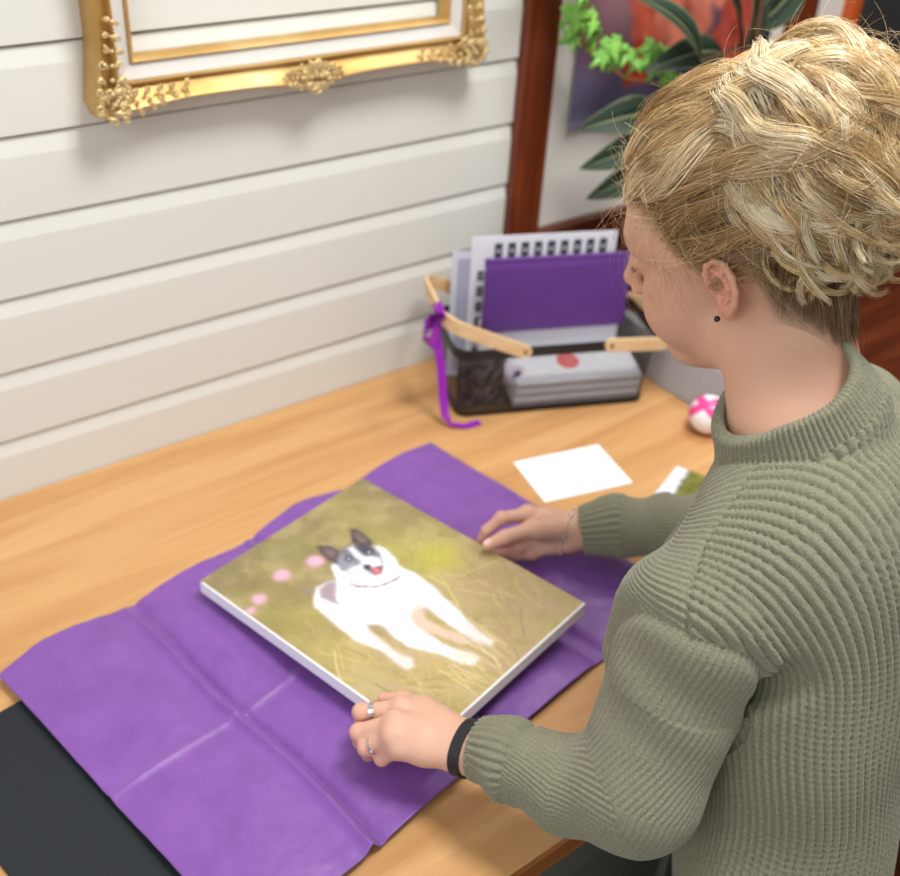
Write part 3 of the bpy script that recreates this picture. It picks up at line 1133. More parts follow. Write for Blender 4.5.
for i in range(110):
    x, y = rn.uniform(.0, 1), rn.uniform(-.05, .38) if rn.random() < .8 else rn.uniform(.3, .6)
    L_ = rn.uniform(.06, .2)
    a = rn.uniform(-.9, .9)
    col = rn.choice([lin3(206, 186, 116), lin3(190, 166, 92), lin3(150, 124, 70), lin3(214, 198, 140), lin3(196, 170, 136), lin3(132, 112, 56)])
    c = stroke(c, (x, y), (x + math.sin(a) * L_, y + math.cos(a) * L_ * .8), rn.uniform(.0015, .0035), col, rn.uniform(.35, .8), rn.uniform(-.015, .015))


def poly(c, pts, col, w=.004, k=1.0, grow=0.0):
    d = poly_sd(wx, wy * asp, [(x, y * asp) for x, y in pts])
    return over(c, soft(d - grow, w) * k, col)


BODY = [(0.449, 0.727), (0.402, 0.668), (0.334, 0.621), (0.302, 0.58), (0.292, 0.539), (0.278, 0.501), (0.291, 0.458), (0.327, 0.431), (0.334, 0.405), (0.32, 0.354), (0.318, 0.301), (0.346, 0.24), (0.377, 0.182), (0.386, 0.13), (0.413, 0.1), (0.455, 0.102), (0.459, 0.128), (0.435, 0.171), (0.415, 0.227), (0.42, 0.301), (0.422, 0.347), (0.454, 0.385), (0.514, 0.384), (0.534, 0.367), (0.529, 0.322), (0.523, 0.278), (0.52, 0.216), (0.518, 0.156), (0.541, 0.112), (0.572, 0.117), (0.568, 0.168), (0.584, 0.227), (0.612, 0.285), (0.622, 0.343), (0.645, 0.41), (0.652, 0.457), (0.658, 0.505), (0.645, 0.562)]
HIND = [(0.405, 0.665), (0.359, 0.686), (0.31, 0.693), (0.26, 0.666), (0.224, 0.629), (0.214, 0.572), (0.208, 0.512), (0.198, 0.441), (0.215, 0.381), (0.228, 0.339), (0.222, 0.284), (0.226, 0.237), (0.251, 0.23), (0.271, 0.258), (0.258, 0.299), (0.264, 0.355), (0.271, 0.411), (0.288, 0.461), (0.30, 0.509), (0.320, 0.563)]
PATCH = [(0.405, 0.665), (0.359, 0.686), (0.312, 0.683), (0.278, 0.651), (0.287, 0.618), (0.295, 0.586), (0.292, 0.539), (0.32, 0.599)]
INNER = [(0.479, 0.413), (0.529, 0.405), (0.51, 0.371), (0.48, 0.331), (0.491, 0.257), (0.51, 0.209), (0.499, 0.163), (0.468, 0.182), (0.446, 0.247), (0.42, 0.301), (0.422, 0.347)]
NECK = [(0.454, 0.732), (0.428, 0.7), (0.408, 0.645), (0.431, 0.594), (0.49, 0.55), (0.542, 0.532), (0.591, 0.535), (0.645, 0.562), (0.672, 0.603), (0.685, 0.658), (0.682, 0.69), (.6, .72), (.5, .75)]
HEAD = [(0.545, 0.767), (0.594, 0.764), (0.65, 0.736), (0.665, 0.694), (0.656, 0.654), (0.622, 0.618), (0.562, 0.586), (0.531, 0.591), (0.504, 0.627), (0.47, 0.646), (0.457, 0.693), (0.482, 0.736)]
MUZ = [(0.571, 0.688), (0.612, 0.673), (0.629, 0.64), (0.589, 0.6), (0.55, 0.582), (0.526, 0.599), (0.507, 0.629), (0.475, 0.65), (0.469, 0.68), (0.509, 0.676), (0.542, 0.667)]
EARL = [(0.497, 0.845), (0.535, 0.813), (0.542, 0.765), (0.474, 0.724), (0.466, 0.758), (0.473, 0.799)]
EARR = [(0.685, 0.823), (0.702, 0.81), (0.7, 0.761), (0.688, 0.723), (0.66, 0.708), (0.629, 0.743), (0.621, 0.77)]
WHT, PNK, LIL = lin3(243, 238, 240), lin3(222, 198, 186), lin3(206, 192, 202)
c = poly(c, INNER, lin3(212, 184, 160))
c = poly(c, HIND, lin3(238, 231, 232))
c = poly(c, [(.222, .284), (.226, .237), (.251, .23), (.271, .258), (.262, .33), (.268, .40), (.285, .45), (.25, .42)], lin3(216, 192, 184), .008, .8)
c = poly(c, PATCH, lin3(158, 140, 150))
c = poly(c, BODY, WHT)
c = poly(c, [(.386, .13), (.413, .1), (.455, .102), (.459, .128), (.435, .171), (.40, .2)], PNK, .01, .6)
c = poly(c, [(.518, .156), (.541, .112), (.572, .117), (.568, .168), (.584, .227), (.56, .25), (.53, .22)], PNK, .01, .7)
c = poly(c, [(.43, .40), (.51, .42), (.56, .40), (.54, .36), (.47, .36)], lin3(206, 186, 176), .012, .7)
c = poly(c, [(.30, .58), (.33, .56), (.40, .64), (.39, .66)], LIL, .01, .6)
c = poly(c, [(.33, .43), (.40, .40), (.43, .33), (.38, .30), (.34, .36)], LIL, .015, .5)
c = poly(c, NECK, lin3(246, 241, 241))
for _a, _b in (((.424, .623), (.433, .596)), ((.433, .596), (.452, .576)), ((.452, .576), (.480, .557)), ((.480, .557), (.520, .540)), ((.520, .540), (.569, .530)), ((.569, .530), (.597, .533))):
    c = stroke(c, _a, _b, .0048, lin3(104, 70, 84), 1)
c = poly(c, HEAD, lin3(112, 112, 122))
c = poly(c, [(.46, .69), (.48, .735), (.53, .75), (.55, .70), (.50, .66)], lin3(150, 150, 160), .006, .8)
c = poly(c, [(.59, .76), (.65, .736), (.66, .69), (.61, .69), (.585, .72)], lin3(66, 66, 76), .006, .9)
c = poly(c, MUZ, lin3(228, 228, 234), .005)
c = poly(c, [(.583, .758), (.606, .752), (.592, .69), (.60, .66), (.565, .67), (.560, .70)], lin3(222, 224, 234), .004)
c = poly(c, EARL, lin3(60, 58, 66))
c = poly(c, [(.50, .82), (.525, .80), (.53, .77), (.49, .75), (.483, .78)], lin3(128, 104, 104), .006, .9)
c = poly(c, EARR, lin3(58, 56, 64))
c = poly(c, [(.675, .80), (.688, .79), (.685, .75), (.665, .73), (.645, .75)], lin3(132, 106, 102), .006, .9)
for (ex, ey) in ((.535, .716), (.628, .690)):
    d = np.hypot(wx - ex, (wy - ey) * asp)
    c = over(c, soft(d - .018, .004), lin3(48, 46, 54))
    c = over(c, soft(d - .006, .002), lin3(190, 200, 214))
c = poly(c, [(.546, .660), (.568, .650), (.562, .628), (.535, .625), (.530, .645)], lin3(36, 34, 40), .003)
c = poly(c, [(.530, .63), (.58, .62), (.60, .60), (.56, .583), (.53, .595)], lin3(96, 60, 66), .003)
c = poly(c, [(0.548, 0.622), (0.57, 0.615), (0.576, 0.598), (0.552, 0.588), (0.538, 0.598)], lin3(214, 120, 128), .003)
c = stroke(c, (.26, .727), (.258, .702), .004, lin3(120, 120, 130), .8)
c = stroke(c, (.258, .702), (.29, .687), .004, lin3(130, 120, 126), .8)
for i in range(34):
    x = rn.uniform(.3, .62)
    y = rn.uniform(.06, .13)
    a = rn.uniform(-.6, .6)
    c = stroke(c, (x, y - .05), (x + math.sin(a) * .08, y + .06), rn.uniform(.0012, .0022), rn.choice([lin3(206, 186, 116), lin3(182, 156, 90), lin3(220, 204, 150)]), .7)
c = stroke(c, (.63, .30), (.69, .46), .0035, lin3(214, 204, 116), .8, .03)
c = stroke(c, (.80, .38), (.97, .34), .003, lin3(206, 190, 120), .8, .0)
c = np.clip(c * (.93 + .14 * fbm(u * 60, v * 80, 85))[:, None], 0, 1)
# ragged white edge of bare canvas along the sides
eg = np.minimum(np.minimum(u, 1.05 - u), np.minimum(v, 1.1 - v) * asp)
c = over(c, soft(eg - .008 - .006 * (fbm(u * 40, v * 50, 86) - .5) * (1 - soft(.02 - (1 - v), .005)), .0012) * (v < .985), lin3(236, 234, 234))
cv = empty('canvas_painting', tuple((cTL + cB) / 2 - nrm * TH_), label='stretched canvas painted with a white dog with black ears, held over the tissue', cat='painting')
M_paint = vcol_mat('oil_paint', 'tint', 0.42, .4)
add_bump(M_paint, tex_noise(M_paint, 260, 3), .25, .0006)
child(np_mesh('painted_face', V + nrm * .0006, F, M_paint, None, True, c), cv)
bm = BM()
cor = [(0, 0), (1, 0), (1, 1), (0, 1)]
tp_ = [bm.verts.new(ORG + a * cU + b * cV) for a, b in cor]
bt_ = [bm.verts.new(ORG + a * cU + b * cV - nrm * TH_) for a, b in cor]
bm.faces.new(tp_)
for i in range(4):
    bm.faces.new((tp_[i], bt_[i], bt_[(i + 1) % 4], tp_[(i + 1) % 4]))
bm.faces.new(bt_[::-1])
bmesh.ops.bevel(bm, geom=[e for e in bm.edges], offset=.0014, segments=2, affect='EDGES')
child(tag(obj('canvas_side', bm, mat('primed_canvas', lin(232, 232, 238), .7), None, True), 'bare white canvas edge'), cv)

# ================================================================== the woman
# ---- signed-distance modelling: primitives blended with a smooth union, meshed by sparse surface nets


def smin(a, b, k):
    h = np.maximum(k - np.abs(a - b), 0) / k
    return np.minimum(a, b) - h * h * k * .25


class Prim:
    def __init__(s, f, c, r, k, op='u'):
        s.f, s.c, s.r, s.k, s.op = f, np.asarray(c, float), r, k, op


def cone(a, b, ra, rb, k=.01, op='u'):
    a, b = np.asarray(a, float), np.asarray(b, float)
    ba = b - a
    l2 = ba @ ba

    def f(P):
        t = np.clip((P - a) @ ba / l2, 0, 1)
        d = P - a - t[:, None] * ba
        return np.sqrt((d * d).sum(1)) - (ra + (rb - ra) * t)
    return Prim(f, (a + b) / 2, np.linalg.norm(ba) / 2 + max(ra, rb), k, op)


def ell(c, r, k=.01, op='u', M=None):
    c, r = np.asarray(c, float), np.asarray(r, float)
    M = np.eye(3) if M is None else np.asarray(M)
    rmx = r.max()

    def f(P):
        q = (P - c) @ M
        k0 = np.sqrt(((q / r) ** 2).sum(1)) + 1e-9
        k1 = np.sqrt(((q / (r * r)) ** 2).sum(1)) + 1e-9
        return np.maximum(k0 * (k0 - 1) / k1, np.sqrt(((P - c) ** 2).sum(1)) - rmx)
    return Prim(f, c, r.max(), k, op)


def chain(pts, rad, k=.01, kin=.004):
    return [cone(pts[i], pts[i + 1], rad[i], rad[i + 1], k if i == 0 else kin) for i in range(len(pts) - 1)]


def evalf(prims, P):
    d = np.full(len(P), 1e3)
    for p in prims:
        v = p.f(P)
        if p.op == 'u':
            d = smin(d, v, p.k)
        elif p.op == 's':
            d = -smin(-d, v, p.k)
        elif p.op == 'i':
            d = -smin(-d, -v, p.k)
    return d


def surface_nets(prims, h, nb=12):
    lo = np.min([p.c - p.r for p in prims if p.op == 'u'], 0) - 4 * h
    hi = np.max([p.c + p.r for p in prims if p.op == 'u'], 0) + 4 * h
    nblk = np.ceil((hi - lo) / (h * nb)).astype(int)
    gi = np.stack(np.meshgrid(*[np.arange(k) for k in nblk], indexing='ij'), -1).reshape(-1, 3)
    cen = lo + (gi + .5) * h * nb
    half = h * nb * math.sqrt(3) / 2
    kmax = max(p.k for p in prims)
    d = np.concatenate([evalf(prims, cen[i:i + 20000]) for i in range(0, len(cen), 20000)])
    act = np.where(np.abs(d) < half * 2.4 + .006)[0]
    N = nblk * nb + 2
    ax = np.arange(nb + 1)
    cor = np.stack(np.meshgrid(ax, ax, ax, indexing='ij'), -1).reshape(-1, 3)
    ids, verts, quads = [], [], []
    key = lambda q: (q[..., 0] * N[1] + q[..., 1]) * N[2] + q[..., 2]
    E3 = [((0, 0, 0), (1, 0, 0)), ((0, 1, 0), (1, 1, 0)), ((0, 0, 1), (1, 0, 1)), ((0, 1, 1), (1, 1, 1)),
          ((0, 0, 0), (0, 1, 0)), ((1, 0, 0), (1, 1, 0)), ((0, 0, 1), (0, 1, 1)), ((1, 0, 1), (1, 1, 1)),
          ((0, 0, 0), (0, 0, 1)), ((1, 0, 0), (1, 0, 1)), ((0, 1, 0), (0, 1, 1)), ((1, 1, 0), (1, 1, 1))]
    for b in act:
        o = gi[b] * nb
        cc = cen[b]
        loc = [p for p in prims if np.linalg.norm(p.c - cc) - p.r < half * 1.2 + 2 * kmax + .01]
        if not any(p.op == 'u' for p in loc):
            continue
        P = lo + (cor + o) * h
        D = evalf(loc, P).reshape(nb + 1, nb + 1, nb + 1)
        S = D < 0
        if S.all() or not S.any():
            continue
        num = np.zeros((nb, nb, nb))
        acc = np.zeros((nb, nb, nb, 3))
        for e0, e1 in E3:
            s0 = tuple(slice(e0[i], e0[i] + nb) for i in range(3))
            s1 = tuple(slice(e1[i], e1[i] + nb) for i in range(3))
            a, c_ = D[s0], D[s1]
            x = (a < 0) != (c_ < 0)
            t = np.where(x, a / np.where(x, a - c_, 1), 0)
            num += x
            for i in range(3):
                acc[..., i] += x * (e0[i] + t * (e1[i] - e0[i]))
        cell = np.argwhere(num > 0)
        pos = acc[tuple(cell.T)] / num[tuple(cell.T)][:, None] + cell
        ids.append(key(cell + o))
        verts.append(lo + (pos + o) * h)
        for axis in range(3):
            e = [0, 0, 0]
            e[axis] = 1
            s0 = (slice(0, nb),) * 3
            s1 = tuple(slice(e[i], e[i] + nb) for i in range(3))
            x = S[s0] != S[s1]
            q = np.argwhere(x)
            if not len(q):
                continue
            inside = S[s0][tuple(q.T)]
            u_, v_ = (axis + 1) % 3, (axis + 2) % 3
            du, dv = np.zeros(3, int), np.zeros(3, int)
            du[u_] = 1
            dv[v_] = 1
            g = q + o
            quad = np.stack([key(g - du - dv), key(g - dv), key(g), key(g - du)], 1)
            quad = np.where(inside[:, None], quad, quad[:, ::-1])
            quads.append(quad)
    ids = np.concatenate(ids)
    verts = np.concatenate(verts)
    quads = np.concatenate(quads)
    so = np.argsort(ids)
    ids, verts = ids[so], verts[so]
    ix = np.searchsorted(ids, quads)
    ix = np.clip(ix, 0, len(ids) - 1)
    ok = (ids[ix] == quads).all(1)
    return verts, ix[ok]


def grad(prims, P, e=.0008):
    g = np.zeros_like(P)
    for i in range(3):
        s = np.zeros(3)
        s[i] = e
        g[:, i] = evalf(prims, P + s) - evalf(prims, P - s)
    return g / (np.linalg.norm(g, axis=1)[:, None] + 1e-9)


def A(*p):
    return np.array(p, float)


# ---- pose
def rotm(a, b, c):
    a, b, c = math.radians(a), math.radians(b), math.radians(c)
    Rz = np.array([[math.cos(a), -math.sin(a), 0], [math.sin(a), math.cos(a), 0], [0, 0, 1]])
    Rx = np.array([[1, 0, 0], [0, math.cos(b), -math.sin(b)], [0, math.sin(b), math.cos(b)]])
    Ry = np.array([[math.cos(c), 0, math.sin(c)], [0, 1, 0], [-math.sin(c), 0, math.cos(c)]])
    return Rz @ Rx @ Ry


HM = rotm(22, -23, -6)
HS = 1.06
HO = A(.878, .6222, 1.3165)          # centre of the head, between the ears
YAW = math.radians(22)
TL_, TF_ = A(math.cos(YAW), math.sin(YAW), 0), A(-math.sin(YAW), math.cos(YAW), 0)
TM = np.stack([TL_, TF_, A(0, 0, 1)], 1)       # torso frame: columns right, forward, up


def hp(x, y, z):
    return HO + HM @ A(x, y, z) * HS


def spine(z):
    t = (z - .70) / .50
    return A(.800 + .044 * t + .026 * math.sin(PI * min(max(t, 0), 1)), .325 + .16 * t - .012 * math.sin(PI * min(max(t, 0), 1)), z)


def tp3(l, f, z):
    return spine(z) + TL_ * l + TF_ * f


HSPH = lambda *p, **k: ell(hp(*p[0]), A(*p[1]) * HS, k.get('k', .01), k.get('op', 'u'), HM @ k['R'] if 'R' in k else HM)
HC = lambda a, b, ra, rb, k=.01, op='u': cone(hp(*a), hp(*b), ra * HS, rb * HS, k, op)

head = [
    HSPH((0, -.016, .045), (.072, .090, .088)),
    HSPH((0, .034, .040), (.062, .069, .068), k=.03),
    HSPH((0, .036, -.044), (.058, .057, .066), k=.03),
    HC((-.046, .006, -.068), (-.014, .068, -.094), .023, .014, .03),
    HC((.046, .006, -.068), (.014, .068, -.094), .023, .014, .03),
    HSPH((0, .078, -.088), (.018, .014, .015), k=.02),
    HSPH((-.042, .058, -.030), (.027, .032, .038), k=.025),
    HSPH((.042, .058, -.030), (.027, .032, .038), k=.025),
    HC((-.040, .080, .042), (-.012, .093, .040), .008, .009, .018),
    HC((.040, .080, .042), (.012, .093, .040), .008, .009, .018),
    HSPH((-.033, .104, .020), (.017, .014, .013), k=.014, op='s'),
    HSPH((.033, .104, .020), (.017, .014, .013), k=.014, op='s'),
    HSPH((-.032, .080, .020), (.0155, .0145, .0145), k=.003),
    HSPH((.032, .080, .020), (.0155, .0145, .0145), k=.003),
    HC((-.046, .087, .0225), (-.018, .093, .0225), .0030, .0030, .006),
    HC((.046, .087, .0225), (.018, .093, .0225), .0030, .0030, .006),
    HC((0, .094, .032), (0, .114, -.008), .0075, .0092, .012),
    HSPH((0, .115, -.010), (.0100, .009, .009), k=.008),
    HSPH((-.0125, .105, -.019), (.0075, .010, .0065), k=.007),
    HSPH((.0125, .105, -.019), (.0075, .010, .0065), k=.007),
    HSPH((-.006, .109, -.0265), (.003, .004, .004), k=.003, op='s'),
    HSPH((.006, .109, -.0265), (.003, .004, .004), k=.003, op='s'),
    HSPH((0, .086, -.046), (.027, .016, .020), k=.016),
    HC((-.017, .094, -.0455), (0, .1015, -.0430), .0030, .0048, .005),
    HC((.017, .094, -.0455), (0, .1015, -.0430), .0030, .0048, .005),
    HC((-.015, .094, -.0510), (0, .1000, -.0535), .0030, .0055, .005),
    HC((.015, .094, -.0510), (0, .1000, -.0535), .0030, .0055, .005),
    HC((-.020, .098, -.0482), (.020, .098, -.0482), .0008, .0008, .002, 's'),
]
# ears
for sx in (-1, 1):
    Er = rotm(sx * 22, 0, 0)        # ear plate angled away from the skull
    EC = A(sx * .0765, -.010, .002)
    e = lambda y, z, x=0: tuple(EC + (Er @ A(sx * x, y, z)))
    head += [HSPH(tuple(EC), (.0045, .0165, .028), k=.006, R=Er)]
    head += [HSPH(e(.002, -.024, .0005), (.0050, .0085, .0105), k=.006, R=Er)]
    head += [HSPH(e(.003, -.001, .0075), (.0085, .0095, .0140), k=.002, op='s', R=Er)]
    head += [HSPH(e(.004, .0175, .0070), (.0060, .0050, .0060), k=.002, op='s', R=Er)]
    rim = [(.013, .004), (.0135, .014), (.009, .0245), (-.001, .0295), (-.0115, .0255), (-.0175, .013), (-.0175, -.002), (-.0125, -.015), (-.005, -.024)]
    for i in range(len(rim) - 1):
        a, b = rim[i], rim[i + 1]
        head.append(HC(e(a[0], a[1], .0050), e(b[0], b[1], .0050), .0033, .0033, .002))
    ant = [(.004, .019), (-.006, .013), (-.0095, .001), (-.006, -.010), (.001, -.015)]
    for i in range(len(ant) - 1):
        a, b = ant[i], ant[i + 1]
        head.append(HC(e(a[0], a[1], .0044), e(b[0], b[1], .0044), .0024, .0024, .002))
    head += [HSPH(e(.0115, -.003, .0035), (.0030, .0040, .0058), k=.004, R=Er)]
    head += [HSPH(e(.006, -.003, .004), (.0045, .0035, .0045), k=.003, op='s', R=Er)]

# neck, torso
NB = A(.838, .502, 1.195)
NBb = tp3(-.004, -.036, 1.160)
neck = [cone(hp(0, -.030, -.035), NB, .052, .052, .035),
        cone(hp(0, -.062, -.005), NBb, .036, .040, .03),
        cone(hp(-.040, -.005, -.055), NB + A(-.02, .012, -.03), .012, .012, .02),
        cone(hp(.040, -.005, -.055), NB + A(.005, .025, -.03), .012, .012, .02)]
SHL, SHR = A(.680, .424, 1.090), tp3(.180, .0, 1.120)
torso = [ell(spine(1.03), (.138, .092, .17), .05, 'u', TM), ell(spine(1.12), (.128, .078, .09), .05, 'u', TM),
         ell(spine(.86), (.125, .088, .18), .05, 'u', TM), ell(spine(.70), (.155, .092, .12), .05, 'u', TM),
         cone(tp3(-.03, -.005, 1.155), SHL, .040, .038, .04), cone(tp3(.03, -.005, 1.165), SHR, .044, .046, .05)]
ELL, WRL = A(.5795, .416, .884), A(.5175, .572, .842)
ELR, WRR = A(1.030, .655, .868), A(.905, .797, .816)


def arm(sh, el, wr):
    m = (el + wr) / 2 + (el - wr) * .12
    return [cone(sh, (sh + el) / 2, .038, .038, .03), cone((sh + el) / 2, el, .040, .034, .02),
            cone(el, m, .036, .036, .02), cone(m, wr, .035, .0235, .02)]


arms = arm(SHL, ELL, WRL) + arm(SHR, ELR, WRR)


def lerp(a, b, t):
    return a + (b - a) * t


def hand(wr, fingers, thumb, palm_k=.012):
    out = []
    mc = [f[0] for f in fingers]
    wd = (mc[0] - mc[3])
    ofs = wd / (np.linalg.norm(wd) + 1e-9)
    for i, f in enumerate(fingers):
        st = wr + ofs * (.012 - .008 * i)
        out.append(cone(st, lerp(st, f[0], .6), .0175, .0130, palm_k))
        out.append(cone(lerp(st, f[0], .6), f[0], .0130, .0112, palm_k))
    out.append(cone(wr + ofs * .006, lerp(wr + ofs * .012, thumb[1], .9), .016, .0140, palm_k))
    ctr = (mc[0] + mc[3] + wr * 1.0) / 3
    out.append(cone(ctr, (mc[1] + mc[2]) / 2, .0145, .0120, .012))
    R_ = ((.0102, .0092, .0080, .0066), (.0104, .0094, .0082, .0068), (.0098, .0088, .0077, .0064), (.0086, .0077, .0068, .0058))
    for f, r in zip(fingers, R_):
        out.append(cone(f[0], f[1], r[0], r[1], .008))
        out.append(ell(f[1], (r[1] * 1.07,) * 3, .003))
        out.append(cone(f[1], f[2], r[1], r[2], .0035))
        out.append(cone(f[2], f[3], r[2], r[3], .0035))
    out.append(cone(thumb[0], thumb[1], .0145, .0120, .012))
    out.append(cone(thumb[1], thumb[2], .0112, .0100, .005))
    out.append(cone(thumb[2], thumb[3], .0098, .0075, .0035))
    # knuckles
    for f in fingers:
        out.append(ell(f[0] + A(0, 0, .0035), (.0095,) * 3, .008))
    return out


LF = [[A(.4920, .6540, .8430), A(.4579, .6851, .8290), A(.4650, .6940, .7990), A(.4920, .6950, .7830)],
      [A(.4730, .6386, .8470), A(.4425, .6660, .8240), A(.4500, .6735, .7960), A(.4790, .6765, .7825)],
      [A(.4606, .6261, .8430), A(.4405, .6480, .8170), A(.4490, .6560, .7930), A(.4740, .6600, .7825)],
      [A(.4609, .6150, .8340), A(.4500, .6310, .8100), A(.4580, .6400, .7930), A(.4770, .6440, .7830)]]
LT = [A(.518, .607, .842), A(.513, .645, .838), A(.505, .670, .833), A(.492, .690, .8235)]
RF = [[A(.8487, .8523, .8320), A(.8060, .8600, .8380), A(.7860, .8655, .8210), A(.7780, .8700, .8000)],
      [A(.8530, .8390, .8170), A(.8140, .8480, .8070), A(.7980, .8620, .7920), A(.7860, .8680, .7860)],
      [A(.8590, .8240, .8030), A(.8230, .8360, .7920), A(.8050, .8480, .7850), A(.7920, .8560, .7850)],
      [A(.8640, .8100, .7960), A(.8360, .8220, .7840), A(.8180, .8320, .7830), A(.8050, .8420, .7840)]]
RT = [A(.8600, .8150, .8240), A(.8270, .8210, .8350), A(.7830, .8250, .8390), A(.7590, .8320, .8310)]
hands = hand(WRL, LF, LT) + hand(WRR, RF, RT)

body_prims = torso + neck + head + arms + hands
Vb, Fb = surface_nets(body_prims, .0019)

# skin tint: lips, ears, knuckles and hair-coloured scalp are colours of the skin itself
ph = (Vb - HO) @ HM / HS          # head coordinates


def hairline(P):
    """>0 where hair grows (head coordinates)"""
    az = np.degrees(np.arctan2(np.abs(P[:, 0]), P[:, 1] + .01))
    zh = np.interp(az, [0, 30, 48, 60, 72, 84, 96, 108, 122, 140, 180], [.088, .086, .066, .038, .014, .008, .034, .014, -.045, -.078, -.088])
    return P[:, 2] - zh


skin = lin3(205, 159, 132)
c = np.repeat(skin[None], len(Vb), 0)
lipd = np.hypot(ph[:, 0] / .022, (ph[:, 2] + .0485) / .0085) - 1
c = over(c, soft(lipd, .12) * (ph[:, 1] > .085) * .8, lin3(186, 106, 98))
eard = np.abs(np.abs(ph[:, 0]) - .08)
c = over(c, soft(eard - .008, .002) * soft(np.hypot(ph[:, 1] + .012, ph[:, 2] - .002) - .032, .003) * .45, lin3(216, 132, 112))
c = over(c, soft(np.hypot(np.abs(ph[:, 0]) - .04, ph[:, 2] + .015) - .02, .01) * (ph[:, 1] > .03) * .3, lin3(214, 136, 116))
hm = soft(np.linalg.norm(ph, axis=1) - .130, .008)
c = over(c, (1 - soft(hairline(ph), np.where(ph[:, 2] < -.02, .010, .004))) * hm * (eard > .006) * .8, lin3(120, 98, 70))
isR = (Vb[:, 1] > .74)
handL = np.linalg.norm(Vb - A(.47, .65, .82), axis=1) < .11
c = over(c, (isR | handL) * 1.0 * .35, lin3(218, 174, 154))
for f in LF + RF + [LT, RT]:
    for j, q in enumerate(f[1:]):
        c = over(c, soft(np.linalg.norm(Vb - q, axis=1) - .010, .004) * (.35 if j < 2 else .5), lin3(222, 146, 136))
nail_c = RT[3] + A(.0, .0, .0045)
c = over(c, soft(np.linalg.norm((Vb - nail_c) * A(.8, 1.2, 1), axis=1) - .0055, .0008), lin3(240, 204, 196))

M_skin = vcol_mat('skin', 'tint', .5, .35)
b_ = bsdf(M_skin)
b_.inputs['Subsurface Weight'].default_value = .12
b_.inputs['Subsurface Radius'].default_value = (.9, .35, .2)
b_.inputs['Subsurface Scale'].default_value = .01
add_bump(M_skin, tex_noise(M_skin, 420, 3), .12, .0006)

person = empty('person', (.905, .335, ZF), label='woman in a sage green ribbed sweater, blonde hair pinned up, holding the painted canvas', cat='person')
child(np_mesh('body', Vb, Fb, M_skin, None, True, c), person)

# ---- eyes, brows and lashes
for sx in (-1, 1):
    bm = BM()
    ball(bm, hp(sx * .032, .0825, .020), .0122, 20, 14)
    ey = child(obj('eye', bm, mat('eye_white', lin(232, 226, 220), .2), None, True), person)
    bm = BM()
    d_ = HM @ A(sx * .0, .93, -.36)
    d_ /= np.linalg.norm(d_)
    Mx = np.array(orient(d_, (0, 0, 1)))
    ball(bm, hp(sx * .032, .0825, .020) + d_ * .0100, (.0026, .0055, .0055), 20, 12, Matrix(Mx))
    ir = obj('iris', bm, mat('grey_iris', lin(70, 84, 88), .15), None, True)
    ir.parent = ey
    bm = BM()
    for i in range(16):
        t = i / 15
        p = hp(sx * (.020 + .026 * t), .0955 - .010 * t * t, .0170)
        q = p + HM @ A(sx * (-.002 + .006 * t), .0055, -.0035)
        tube(bm, [p, lerp(p, q, .5) + A(0, 0, -.0006), q], [.00035, .00028, .0001], 4)
    child(obj('eyelashes', bm, mat('dark_lashes', lin(48, 36, 30), .6), None), person)

for sx in (-1, 1):
    bm = BM()
    rb_ = random.Random(3)
    for i in range(60):
        t = rb_.random()
        p = hp(sx * (.014 + .034 * t), .1005 - .012 * t * t, .0415 + .006 * math.sin(PI * t * .8) + rb_.uniform(-.0025, .0025))
        q = p + HM @ A(sx * .006, .0006, .0022 * (1 - 2 * t))
        tube(bm, [p, q], [.00025, .0001], 3)
    child(obj('eyebrow', bm, mat('light_brown_brow', lin(128, 98, 68), .6), None), person)

# ---- trousers and shoes (below the sweater)
M_denim = mat('dark_denim', lin(42, 48, 60), .8)
add_bump(M_denim, tex_noise(M_denim, 300, 3), .3, .001)
tr = [ell(spine(.70) + TF_ * -.005, (.172, .100, .13), .05, 'u', TM)]
for s in (-1, 1):
    hpj = spine(.66) + TL_ * s * .085
    kn = A(*(hpj + TF_ * .03)[:2], .30)
    an = A(*(hpj - TF_ * .02)[:2], -.06)
    tr += [cone(hpj, kn, .088, .062, .04), cone(kn, an, .062, .050, .02)]
Vt, Ft = surface_nets(tr, .006, 8)
child(np_mesh('trousers', Vt, Ft, M_denim, None, True), person)
for s in (-1, 1):
    an = spine(.66) + TL_ * s * .085 - TF_ * .02
    an[2] = ZF + .045
    sh = [cone(A(*an[:2], ZF + .042), A(*(an + TF_ * .15)[:2], ZF + .030), .038, .026, .02), cone(A(*an[:2], ZF + .05), A(*an[:2], ZF + .10), .038, .040, .02),
          cone(A(*(an - TF_ * .02)[:2], ZF + .038), A(*(an + TF_ * .13)[:2], ZF + .034), .037, .033, .015)]
    Vs_, Fs_ = surface_nets(sh, .004, 8)
    Vs_[:, 2] = np.maximum(Vs_[:, 2], ZF + .001)
    child(np_mesh('shoe', Vs_, Fs_, M_black, None, True), person)

